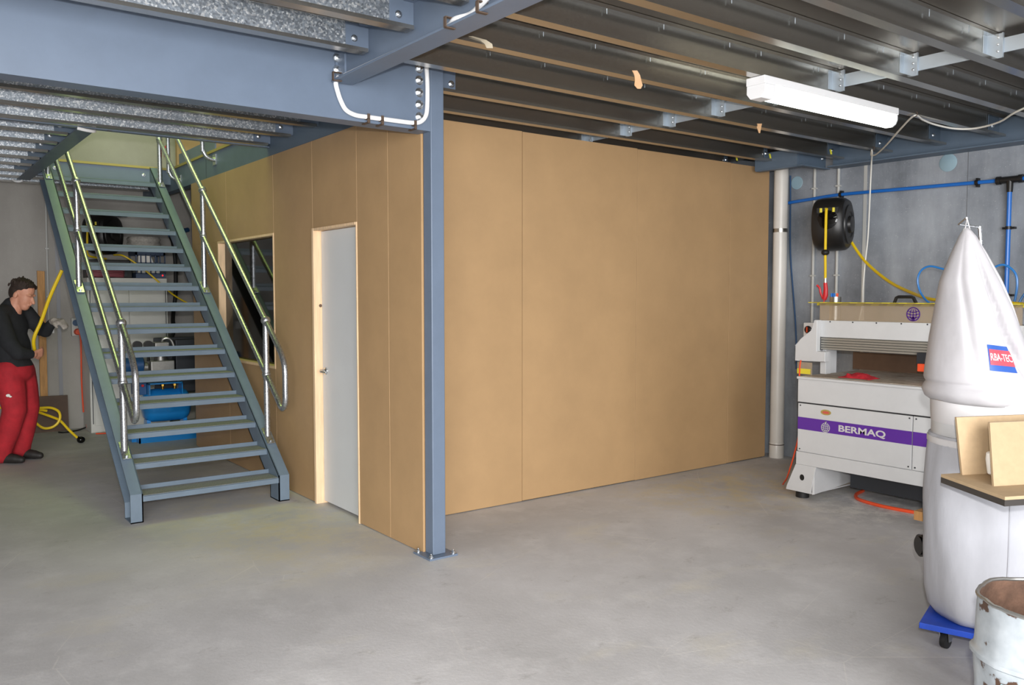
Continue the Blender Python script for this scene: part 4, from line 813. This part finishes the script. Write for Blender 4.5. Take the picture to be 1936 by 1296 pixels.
# ------------------------------------------------------------------ battered drum
DX, DY, DR, DH = 0.372, -3.175, 0.212, 0.60
dr = thing('steel_drum', 'battered open white steel drum with rust and blue paint in the near right corner', 'drum', (DX, DY, 0))
def drum_wall(a, L_):
    z, r = L_; q = Vector((math.cos(a) * 2, math.sin(a) * 2, z * 4)); r += 0.012 * noise.noise(q) + 0.005 * noise.noise(q * 3); return (DX + r * math.cos(a), DY + r * math.sin(a), z + (0.008 * noise.noise(q * 1.5) if z > 0.55 else 0))
part('shell', ring_mesh([(0.0, DR), (0.008, DR + 0.004), (0.02, DR)] + [(0.02 + 0.03 * i, DR) for i in range(1, 6)] + [(0.185, DR), (0.195, DR + 0.010), (0.205, DR + 0.010), (0.215, DR), (0.3, DR), (0.37, DR), (0.395, DR + 0.002), (0.402, DR + 0.012), (0.415, DR + 0.012), (0.422, DR + 0.002), (0.44, DR), (0.50, DR), (0.55, DR), (0.59, DR)], 56, drum_wall), 'drum_paint', dr, smooth=50)
o = dr.children[0]
inn = MB(); 
inn = ring_mesh([(0.594, DR - 0.004), (0.55, DR - 0.005), (0.45, DR - 0.005), (0.30, DR - 0.005), (0.25, DR - 0.006)], 56, drum_wall)
# open the shell's top so that the rusty inside shows
me = o.data
import bmesh
bm = bmesh.new(); bm.from_mesh(me); top = [f for f in bm.faces if len(f.verts) > 8 and f.calc_center_median().z > 0.5]; bmesh.ops.delete(bm, geom=top, context='FACES'); bm.to_mesh(me); bm.free()
ii = part('inside', inn, 'rust', dr, smooth=50)
bm = bmesh.new(); bm.from_mesh(ii.data); top = [f for f in bm.faces if len(f.verts) > 8 and f.calc_center_median().z > 0.3]; bmesh.ops.delete(bm, geom=top, context='FACES'); bmesh.ops.reverse_faces(bm, faces=bm.faces); bm.to_mesh(ii.data); bm.free()
rim = [Vector(drum_wall(2 * PI * k / 56, (0.592, DR))) for k in range(56)]
part('rim', MB().tube(rim, 0.0065, 8, closed=True), 'cast_alu', dr)
ang = math.atan2(-4.255 - DY, -2.597 - DX)
def curved(a0, a1, z0, z1, m, name):
    mb = MB(); na = 8; vs = []
    for i in range(na + 1):
        a = a0 + (a1 - a0) * i / na
        for z in (z0, z1):
            p = Vector(drum_wall(a, (z, DR))); d = Vector((math.cos(a), math.sin(a), 0)); vs.append(p + d * 0.0035)
    mb.add(vs, [(2 * i, 2 * i + 1, 2 * i + 3, 2 * i + 2) for i in range(na)]); return part(name, mb, m, dr, smooth=60)
mat('drum_blue', '4FA3C9', 0.5, var=0.3, vscale=30, col2='A9C6D2')
for k in range(5): curved(ang - 0.62 + 0.27 * k, ang - 0.41 + 0.27 * k, 0.300 - 0.006 * (k % 2), 0.358 + 0.006 * ((k * 2) % 3), 'drum_blue', 'paint_mark')

# ------------------------------------------------------------------ person
PU, PV = Vector((0.8004, -0.5995, 0)), Vector((0.5995, 0.8004, 0)); PO = Vector((-1.645, 4.86, 0))
def L3(u, v, z): p = PO + PU * u + PV * v; return (p.x, p.y, z)
def cap(mb, pts, rs, n=14):
    P = [L3(*p) for p in pts]; mb.tube(P, rs, n)
    for p, r in zip(P, rs): mb.ball(p, r * 0.999, n, 8)
def voxel(name, mb, m, parent, vs, sm=4):
    o = part(name, mb, m, parent, smooth=80); d = o.modifiers.new('skin', 'REMESH'); d.mode = 'VOXEL'; d.voxel_size = vs; d.use_smooth_shade = True
    d2 = o.modifiers.new('soft', 'SMOOTH'); d2.factor = 0.5; d2.iterations = sm; return o
pe = thing('person', 'person in black jumper and red trousers looking down at a yellow hose', 'person', tuple(PO))
def ell(mb, u, v, z, a, b, c, n=16):      # ellipsoid with axes along forward, side, up
    mb2 = MB().ball((0, 0, 0), 1, n, 10); mb.add([L3(u + p[0] * a, v + p[1] * b, z + p[2] * c) for p in mb2.v], mb2.f)
TILT = 0.0
_L3 = L3
def L3(u, v, z):
    if TILT and z > 1.44:
        c_, s_ = math.cos(TILT), math.sin(TILT); du, dz = u - 0.10, z - 1.53; u, z = 0.10 + du * c_ + dz * s_ + 0.01, 1.53 - du * s_ + dz * c_
    return _L3(u, v, z)
bd = MB(); TILT = 0.30
ell(bd, 0.115, 0, 1.625, 0.100, 0.076, 0.100); ell(bd, 0.150, 0, 1.555, 0.066, 0.062, 0.100); ell(bd, 0.165, 0, 1.485, 0.042, 0.045, 0.045)   # skull, face, jaw
cap(bd, [(0.215, 0, 1.575), (0.235, 0, 1.535)], [0.011, 0.017]); ell(bd, 0.205, 0, 1.505, 0.018, 0.026, 0.010)      # nose, lips
ell(bd, 0.197, 0.033, 1.598, 0.024, 0.026, 0.012); ell(bd, 0.197, -0.033, 1.598, 0.024, 0.026, 0.012)                # brow
for sg in (-1, 1): ell(bd, 0.098, 0.078 * sg, 1.570, 0.022, 0.012, 0.034)                                          # ears
TILT = 0.0
cap(bd, [(0.045, 0, 1.40), (0.075, 0, 1.49), (0.105, 0, 1.55)], [0.075, 0.062, 0.060])
ell(bd, 0.02, 0, 1.26, 0.105, 0.165, 0.22); ell(bd, 0.05, 0, 0.98, 0.11, 0.15, 0.20)
ARM_R = [(0.02, -0.185, 1.39), (0.15, -0.245, 1.13), (0.215, -0.225, 1.04), (0.285, -0.10, 1.02)]
ARM_L = [(0.06, 0.185, 1.40), (0.17, 0.235, 1.24), (0.22, 0.225, 1.22), (0.345, 0.14, 1.325)]
for A in (ARM_R, ARM_L): cap(bd, A, [0.055, 0.045, 0.042, 0.030])
LEG_R = [(0.04, -0.085, 0.86), (0.085, -0.09, 0.50), (-0.04, -0.09, 0.09)]
LEG_L = [(0.05, 0.085, 0.86), (0.095, 0.10, 0.50), (0.015, 0.12, 0.09)]
for A in (LEG_R, LEG_L): cap(bd, A, [0.085, 0.06, 0.045])
def hand(mb, w, d, s, k=1.0):
    # w wrist, d pointing direction, s direction across the palm, all in (u,v,z)
    w, d, s = Vector(w), Vector(d).normalized(), Vector(s).normalized(); nrm = d.cross(s)
    c = w + d * 0.055
    for t in (-0.03, -0.01, 0.01, 0.03): cap(mb, [tuple(w + s * t * 0.6), tuple(w + d * 0.085 + s * t)], [0.017 * k, 0.016 * k], 8)
    for t, ln in ((-0.032, 0.062), (-0.011, 0.072), (0.010, 0.068), (0.030, 0.052)):
        b0 = w + d * 0.088 + s * t; b1 = b0 + d * ln * 0.5 - nrm * 0.018; b2 = b1 + d * ln * 0.28 - nrm * 0.032
        cap(mb, [tuple(b0), tuple(b1), tuple(b2)], [0.0105 * k, 0.0098 * k, 0.0088 * k], 8)
    b0 = w + d * 0.03 - s * 0.034; b1 = b0 + d * 0.035 - s * 0.026 - nrm * 0.01; b2 = b1 + d * 0.03 - s * 0.006 - nrm * 0.018
    cap(mb, [tuple(b0), tuple(b1), tuple(b2)], [0.014 * k, 0.0115 * k, 0.0095 * k], 8)
hand(bd, ARM_R[3], (0.3, 0.9, 0.15), (0.2, -0.2, 0.95)); hand(bd, ARM_L[3], (0.92, -0.25, -0.12), (0.2, 0.85, 0.3), 0.9)
voxel('body', bd, 'skin', pe, 0.007, 3)
sh = MB()
cap(sh, [(0.035, 0, 1.475), (0.02, 0, 1.42)], [0.075, 0.10]); ell(sh, 0.01, 0, 1.27, 0.135, 0.205, 0.19); ell(sh, 0.03, 0, 1.06, 0.150, 0.185, 0.24); ell(sh, 0.045, 0, 0.90, 0.150, 0.180, 0.115)
cap(sh, [(0.02, -0.15, 1.40), (0.02, 0.15, 1.41)], [0.08, 0.08])
cap(sh, ARM_R[:3] + [(0.265, -0.13, 1.025)], [0.078, 0.072, 0.066, 0.047]); cap(sh, ARM_L[:3] + [(0.325, 0.155, 1.305)], [0.078, 0.066, 0.060, 0.042])
voxel('jumper', sh, 'shirt', pe, 0.012, 5)
tr = MB()
ell(tr, 0.055, 0, 0.86, 0.150, 0.185, 0.13)
for A in (LEG_R, LEG_L):
    (a, b, c) = A; q = lambda p, t, o: tuple(p[i] + (o[i] - p[i]) * t for i in range(3))
    cap(tr, [a, q(a, 0.5, b), b, q(b, 0.5, c), (c[0] - 0.005, c[1], 0.14), (c[0] - 0.01, c[1], 0.085)], [0.125, 0.122, 0.105, 0.095, 0.09, 0.085])
voxel('trousers', tr, 'trousers', pe, 0.012, 5)
pk = L3(0.115, -0.232, 0.655); part('paint_splash', MB().ball(pk, (0.018, 0.004, 0.014), 10, 6).ball((pk[0] + 0.018, pk[1], pk[2] - 0.012), (0.012, 0.004, 0.008), 8, 6), 'paper', pe)
for A, sg in ((LEG_R, -1), (LEG_L, 1)):
    c = A[2]; so = MB()
    cap(so, [(c[0] - 0.07, c[1], 0.052), (c[0] + 0.02, c[1], 0.056), (c[0] + 0.12, c[1], 0.045), (c[0] + 0.175, c[1], 0.036)], [0.050, 0.052, 0.044, 0.033], 12)
    so.v = [(x, y, max(0.0, z)) for x, y, z in so.v]; voxel('shoe', so, 'shoe', pe, 0.010, 2)
TILT = 0.30; ha = MB(); ell(ha, 0.07, 0, 1.60, 0.07, 0.082, 0.075); ell(ha, 0.098, 0, 1.652, 0.103, 0.083, 0.082); ell(ha, 0.050, 0, 1.595, 0.056, 0.074, 0.085); ell(ha, 0.175, 0, 1.682, 0.030, 0.055, 0.028)
for k in range(60):
    a = random.uniform(-1, 1); vv = random.uniform(-0.07, 0.07); ell(ha, 0.10 + 0.10 * a, vv, 1.726 - 0.052 * a * a - 6 * vv * vv + random.uniform(-0.014, 0.012), 0.010, 0.009, 0.020, 7)
voxel('hair', ha, 'hair', pe, 0.006, 1)
TILT = 0.0; gl = MB(); hand(gl, ARM_L[3], (0.92, -0.25, -0.12), (0.2, 0.85, 0.3), 1.3); cap(gl, [(0.335, 0.147, 1.315), (0.36, 0.13, 1.322)], [0.036, 0.036], 10); voxel('work_glove', gl, 'glove', pe, 0.007, 2)
def hose_l(pts): return [L3(*p) for p in pts]
hs = thing('air_hose', 'yellow air hose held by the person, looping to a black fitting on the floor', 'hose', (-1.2, 5.2, 0))
part('hose', MB().tube(crom(hose_l([(0.505, 0.02, 1.80), (0.40, 0.0, 1.56), (0.31, 0.0, 1.33), (0.245, -0.02, 1.16), (0.225, 0.03, 1.02)]), 5), 0.016, 8), 'yellow_hose', hs)
part('hose', MB().tube(crom([(-1.95, 5.55, 0.42), (-1.68, 5.55, 0.44), (-1.45, 5.55, 0.42), (-1.32, 5.56, 0.36), (-1.20, 5.57, 0.30), (-1.13, 5.58, 0.255), (-1.05, 5.58, 0.15), (-0.96, 5.58, 0.045)], 6), 0.013, 8), 'yellow_hose', hs)
part('hose_loop', MB().tube(crom([(-1.45, 5.53, 0.405), (-1.31, 5.52, 0.412), (-1.22, 5.52, 0.405), (-1.155, 5.52, 0.365), (-1.14, 5.52, 0.30), (-1.17, 5.52, 0.235), (-1.23, 5.52, 0.20), (-1.30, 5.52, 0.205), (-1.365, 5.53, 0.27), (-1.38, 5.55, 0.34), (-1.33, 5.57, 0.385), (-1.25, 5.58, 0.37)], 6), 0.013, 8), 'yellow_hose', hs)
part('end_fitting', MB().ball((-0.94, 5.58, 0.036), (0.042, 0.036, 0.036), 14, 8).cyl((-0.975, 5.58, 0.065), (-0.955, 5.58, 0.05), 0.018, n=10), 'black_gloss', hs)

# ------------------------------------------------------------------ along the back wall
pl = solo('timber_plank', MB().prism([(-1.165, 0.0), (-1.09, 0.0), (-1.083, 1.84), (-1.158, 1.845)], 'y', 6.655, 6.692), 'old_timber', 'long upright timber plank leaning on the back wall behind the person', 'plank', bevel=0.003)
solo('dark_board', MB().prism([(-1.42, 0.0), (-0.89, 0.0), (-0.895, 0.41), (-1.42, 0.42)], 'y', 6.60, 6.62), 'brown_board', 'dark brown board standing against the back wall behind the plank foot', 'board')
c = thing('wall_conduit', 'thin grey conduit on the back wall above a small switch', 'conduit', (-1.055, 6.685, 1.23))
part('tube', MB().cyl((-1.052, 6.686, 1.23), (-1.045, 6.686, 2.77), 0.010, n=8), 'conduit_grey', c)
for z in (1.55, 2.1): part('saddle', MB().box(-1.07, -1.03, 6.672, 6.70, z - 0.008, z + 0.008), 'conduit_grey', c)
solo('light_switch', MB().box(-1.075, -1.0, 6.68, 6.70, 1.13, 1.23), 'pvc_white', 'small white switch plate on the back wall beside the plank', 'switch', bevel=0.004)
sk = thing('power_socket', 'grey double industrial socket on the back wall with an orange plug', 'socket', (-0.775, 6.68, 1.1))
part('box', MB().box(-0.825, -0.725, 6.645, 6.70, 1.09, 1.30), 'conduit_grey', sk, bevel=0.006); part('outlet', MB().cyl((-0.78, 6.645, 1.245), (-0.78, 6.625, 1.245), 0.036, n=16), 'blue_dark', sk); part('plug', MB().cyl((-0.765, 6.645, 1.14), (-0.765, 6.58, 1.14), 0.040, 0.03, n=16), 'orange', sk)
solo('extension_lead', MB().tube(crom([(-0.755, 6.58, 1.13), (-0.745, 6.575, 1.05), (-0.745, 6.58, 0.85), (-0.745, 6.6, 0.6), (-0.742, 6.6, 0.42), (-0.738, 6.6, 0.29), (-0.738, 6.58, 0.2)], 5), 0.009, 8), 'orange', 'orange lead hanging from the socket on the back wall', 'cable')
fl = thing('floor_lead', 'black lead with an orange ringed plug lying along the foot of the back wall', 'cable', (-0.7, 6.5, 0))
part('lead', MB().tube(crom([(-1.02, 6.45, 0.010), (-0.98, 6.4, 0.010), (-0.9, 6.42, 0.010), (-0.8, 6.5, 0.010), (-0.7, 6.55, 0.03), (-0.6, 6.52, 0.05), (-0.5, 6.4, 0.012), (-0.45, 6.25, 0.010)], 5), 0.009, 6), 'black_rubber', fl); part('plug', MB().cyl((-0.72, 6.54, 0.045), (-0.66, 6.53, 0.045), 0.042, n=14), 'orange', fl); part('plug_face', MB().cyl((-0.725, 6.541, 0.045), (-0.655, 6.529, 0.045), 0.024, n=12), 'dark_metal', fl)
solo('orange_lead', MB().tube(crom([(-0.7, 6.1, 0.008), (-0.55, 6.05, 0.008), (-0.4, 6.1, 0.008), (-0.2, 6.0, 0.008)], 4), 0.008, 6), 'orange', 'orange lead on the floor in front of the white cabinet', 'cable')
tb = thing('plastic_tub', 'white plastic tub standing on the floor at the left picture edge', 'tub', (-1.80, 5.75, 0))
part('body', MB().lathe([(0.11, 0), (0.13, 0.26), (0.138, 0.27), (0.138, 0.285), (0.12, 0.285)], (-1.80, 5.75, 0), n=24), 'pvc_white', tb); part('handle', MB().tube([(-1.80 + 0.14 * math.cos(t), 5.75 - 0.02, 0.27 - 0.10 * math.sin(t)) for t in [PI * i / 10 for i in range(11)]], 0.004, 6), 'bolt_zinc', tb)
cb = thing('steel_cabinet', 'white two-door steel cabinet behind the stairs against the back wall', 'cabinet', (-0.3, 6.45, 0))
part('carcass', MB().box(-0.725, 0.135, 6.22, 6.66, 0.0, 1.765), 'cabinet_white', cb, bevel=0.004)
for x0, x1, hx in ((-0.685, -0.296, -0.325), (-0.290, 0.095, -0.262)):
    dd = part('door', MB().box(x0, x1, 6.203, 6.22, 0.08, 1.70), 'cabinet_white', cb, bevel=0.003); part('handle', MB().box(hx - 0.008, hx + 0.008, 6.185, 6.203, 0.85, 0.97), 'grey_metal', dd)
for x in (-0.70, 0.115): part('hinge_strip', MB().box(x - 0.004, x + 0.004, 6.214, 6.221, 0.1, 1.68), 'dark_metal', cb)
for nm, x0, x1, z0, z1 in (('lower black tool case on top of the white cabinet', -0.70, -0.22, 1.765, 1.88), ('upper black tool case stacked on the white cabinet', -0.68, -0.24, 1.882, 1.975)):
    k = thing('tool_case', nm, 'case', ((x0 + x1) / 2, 6.45, z0), 'tool cases on the cabinet'); part('shell', MB().box(x0, x1, 6.32, 6.60, z0, z1), 'black_plastic', k, bevel=0.012); part('handle', MB().box(x0 + 0.15, x1 - 0.15, 6.30, 6.32, z0 + 0.03, z0 + 0.05), 'black_plastic', k)
    for q in (x0 + 0.08, x1 - 0.08): part('latch', MB().box(q - 0.02, q + 0.02, 6.312, 6.32, z0 + 0.03, z0 + 0.07), 'dark_metal', k)
solo('cable_coil', MB().tube([(-0.52 + (0.19 + 0.012 * math.sin(7 * t)) * math.cos(t), 6.25 + 0.035 * math.sin(t), 1.778 + 0.006 * math.sin(5 * t) + 0.004 * (t / PI)) for t in [2 * PI * i / 28 * 3 for i in range(29 * 3)]], 0.007, 6), 'cable_pink', 'coil of dull pink cable on the front of the cabinet top', 'cable')
cr = thing('plastic_crate', 'dark blue slotted plastic crate on the right of the cabinet top', 'crate', (-0.03, 6.42, 1.767))
x0, x1, y0, y1, z0, z1 = -0.20, 0.13, 6.25, 6.60, 1.767, 2.085
part('rim', MB().box(x0, x1, y0, y0 + 0.02, z1 - 0.05, z1).box(x0, x1, y1 - 0.02, y1, z1 - 0.05, z1).box(x0, x0 + 0.02, y0, y1, z1 - 0.05, z1).box(x1 - 0.02, x1, y0, y1, z1 - 0.05, z1), 'crate_blue', cr)
part('base', MB().box(x0, x1, y0, y1, z0, z0 + 0.06), 'crate_blue', cr); part('middle_rail', MB().box(x0, x1, y0, y0 + 0.012, 1.90, 1.95), 'crate_blue', cr)
for i in range(7): part('slat', MB().box(x0 + i * 0.0533, x0 + i * 0.0533 + 0.012, y0, y0 + 0.012, z0 + 0.05, z1 - 0.04), 'crate_blue', cr)
for xx in (x0, x1 - 0.02): part('corner_post', MB().box(xx, xx + 0.02, y1 - 0.02, y1, z0, z1), 'crate_blue', cr)
solo('paper_stack', MB().box(-0.17, 0.08, 6.28, 6.55, 1.828, 1.86).prism([(-0.165, 1.862), (0.04, 1.862), (-0.02, 2.03), (-0.155, 2.03)], 'y', 6.30, 6.32), 'paper', 'white papers inside the dark blue crate', 'paper'); solo('indicator_light', MB().ball((0.095, 6.246, 1.80), 0.008, 10, 6), 'led_red', 'tiny red indicator light on the front of the crate', 'light')
solo('wrapped_coil', ring_mesh([(2.087, 0.12), (2.09, 0.165), (2.11, 0.185), (2.14, 0.17), (2.17, 0.188), (2.20, 0.172), (2.23, 0.187), (2.255, 0.17), (2.262, 0.12)], 32, lambda a, L_: (-0.06 + (L_[1] + 0.006 * math.sin(9 * a + 20 * L_[0])) * math.cos(a), 6.43 + 0.9 * L_[1] * math.sin(a), L_[0])), 'wrap', 'coil wrapped in clear plastic film on top of the crate', 'coil')
solo('supply_hose', MB().tube(crom([(-0.42, 6.30, 2.03), (-0.36, 6.15, 2.02), (-0.25, 6.13, 1.95), (-0.1, 6.12, 1.83), (0.05, 6.12, 1.69), (0.2, 6.14, 1.56), (0.45, 6.2, 1.42), (0.7, 6.35, 1.3)], 5), 0.0095, 8), 'yellow_hose', 'thin yellow hose slanting past the crate behind the stairs', 'hose')
bh = thing('black_hose', 'thick black hose curving down from a blue wall elbow behind the stairs', 'hose', (0.3, 6.5, 1.0))
part('hose', MB().tube(crom([(0.26, 6.5, 2.28), (0.285, 6.48, 2.2), (0.30, 6.46, 2.0), (0.30, 6.45, 1.75), (0.29, 6.45, 1.55), (0.26, 6.42, 1.4), (0.21, 6.28, 1.27), (0.175, 6.12, 1.15), (0.13, 6.08, 1.05)], 5), 0.024, 10), 'black_rubber', bh); part('elbow', MB().tube(crom([(0.26, 6.5, 2.27), (0.27, 6.5, 2.31), (0.33, 6.52, 2.33), (0.50, 6.6, 2.38)], 4), 0.028, 12), 'blue_dark', bh)

# ------------------------------------------------------------------ air compressor
ac = thing('air_compressor', 'bright blue air compressor standing behind the stairs beside the partition end', 'compressor', (-0.1, 5.4, 0))
part('skid', MB().box(-0.455, 0.30, 5.17, 5.185, 0.0, 0.075).box(-0.455, 0.30, 5.55, 5.565, 0.0, 0.075).box(-0.455, -0.44, 5.17, 5.565, 0.0, 0.075).box(-0.455, 0.30, 5.17, 5.565, 0.075, 0.085), 'tank_blue', ac, smooth=0)
part('skid', MB().box(-0.50, -0.43, 5.30, 5.45, 0.0, 0.09), 'tank_blue', ac, smooth=0)
part('tank', MB().lathe([(0.05, 0), (0.13, 0.02), (0.165, 0.05), (0.18, 0.10), (0.18, 0.40), (0.165, 0.45), (0.13, 0.48), (0.05, 0.50)], (-0.375, 5.38, 0.37), (1, 0, 0), 36), 'tank_blue', ac)
part('tank_boss', MB().lathe([(0.036, 0), (0.036, 0.012), (0.028, 0.014)], (-0.125, 5.205, 0.34), (0, -1, -0.15), 24), 'tank_blue', ac)
for x in (-0.32, 0.06): part('tank_foot', MB().prism([(5.30, 0.085), (5.46, 0.085), (5.44, 0.22), (5.32, 0.22)], 'x', x - 0.02, x + 0.02), 'tank_blue', ac)
part('cradle', MB().box(-0.335, -0.325, 5.20, 5.56, 0.50, 0.625).box(0.0, 0.01, 5.20, 5.56, 0.50, 0.625).box(-0.335, 0.01, 5.20, 5.56, 0.613, 0.628), 'tank_blue', ac, smooth=0)
part('control_box', MB().box(-0.455, -0.338, 5.30, 5.48, 0.50, 0.66), 'motor_blue', ac, bevel=0.004); part('button', MB().cyl((-0.38, 5.30, 0.60), (-0.38, 5.285, 0.60), 0.014, n=12), 'red_plastic', ac); part('button', MB().cyl((-0.43, 5.30, 0.60), (-0.43, 5.285, 0.60), 0.014, n=12), 'yellow_sign', ac)
part('motor', MB().lathe([(0.06, 0), (0.10, 0.01), (0.105, 0.24), (0.06, 0.26)], (-0.60, 5.40, 0.82), (1, 0, 0), 24), 'motor_blue', ac); part('motor_mount', MB().box(-0.56, -0.02, 5.30, 5.50, 0.628, 0.72), 'dark_metal', ac)
pu = part('pump', MB().box(-0.29, -0.04, 5.30, 5.48, 0.66, 0.86).cyl((-0.30, 5.39, 0.79), (-0.36, 5.39, 0.79), 0.06, n=18), 'cast_alu', ac, bevel=0.012)
cyl_ = MB()
for i in range(7): cyl_.lathe([(0.075, 0.86 + 0.02 * i), (0.075, 0.87 + 0.02 * i)], (-0.165, 5.39, 0), n=22)
cyl_.lathe([(0.058, 0.85), (0.058, 1.0)], (-0.165, 5.39, 0), n=18); part('cylinder', cyl_, 'cast_alu', pu); part('cylinder_head', MB().box(-0.24, -0.09, 5.31, 5.47, 1.0, 1.06), 'cast_alu', pu, bevel=0.01)
part('discharge_pipe', MB().tube(crom([(-0.15, 5.37, 1.06), (-0.14, 5.36, 1.09), (-0.10, 5.35, 1.10), (-0.06, 5.35, 1.07), (-0.03, 5.35, 0.99)], 5), 0.017, 10), 'cast_alu', pu)
for x in (-0.40, -0.29): part('air_filter', MB().cyl((x, 5.36, 1.03), (x, 5.42, 1.03), 0.046, n=18).cyl((x, 5.40, 0.99), (x, 5.40, 0.85), 0.016, n=10), 'black_plastic', ac)
part('belt_guard', MB().box(-0.205, 0.25, 5.50, 5.53, 0.50, 1.10).box(-0.02, 0.25, 5.34, 5.50, 0.50, 1.08), 'dark_metal', ac, bevel=0.01)
for x in (-0.165, -0.04): part('valve', MB().cyl((x, 5.33, 0.545), (x, 5.33, 0.62), 0.014, n=10).cyl((x, 5.33, 0.58), (x, 5.33, 0.60), 0.022, n=6), 'brass', ac)
part('manifold', MB().cyl((-0.25, 5.33, 0.635), (0.02, 5.33, 0.635), 0.012, n=10), 'bolt_zinc', ac)
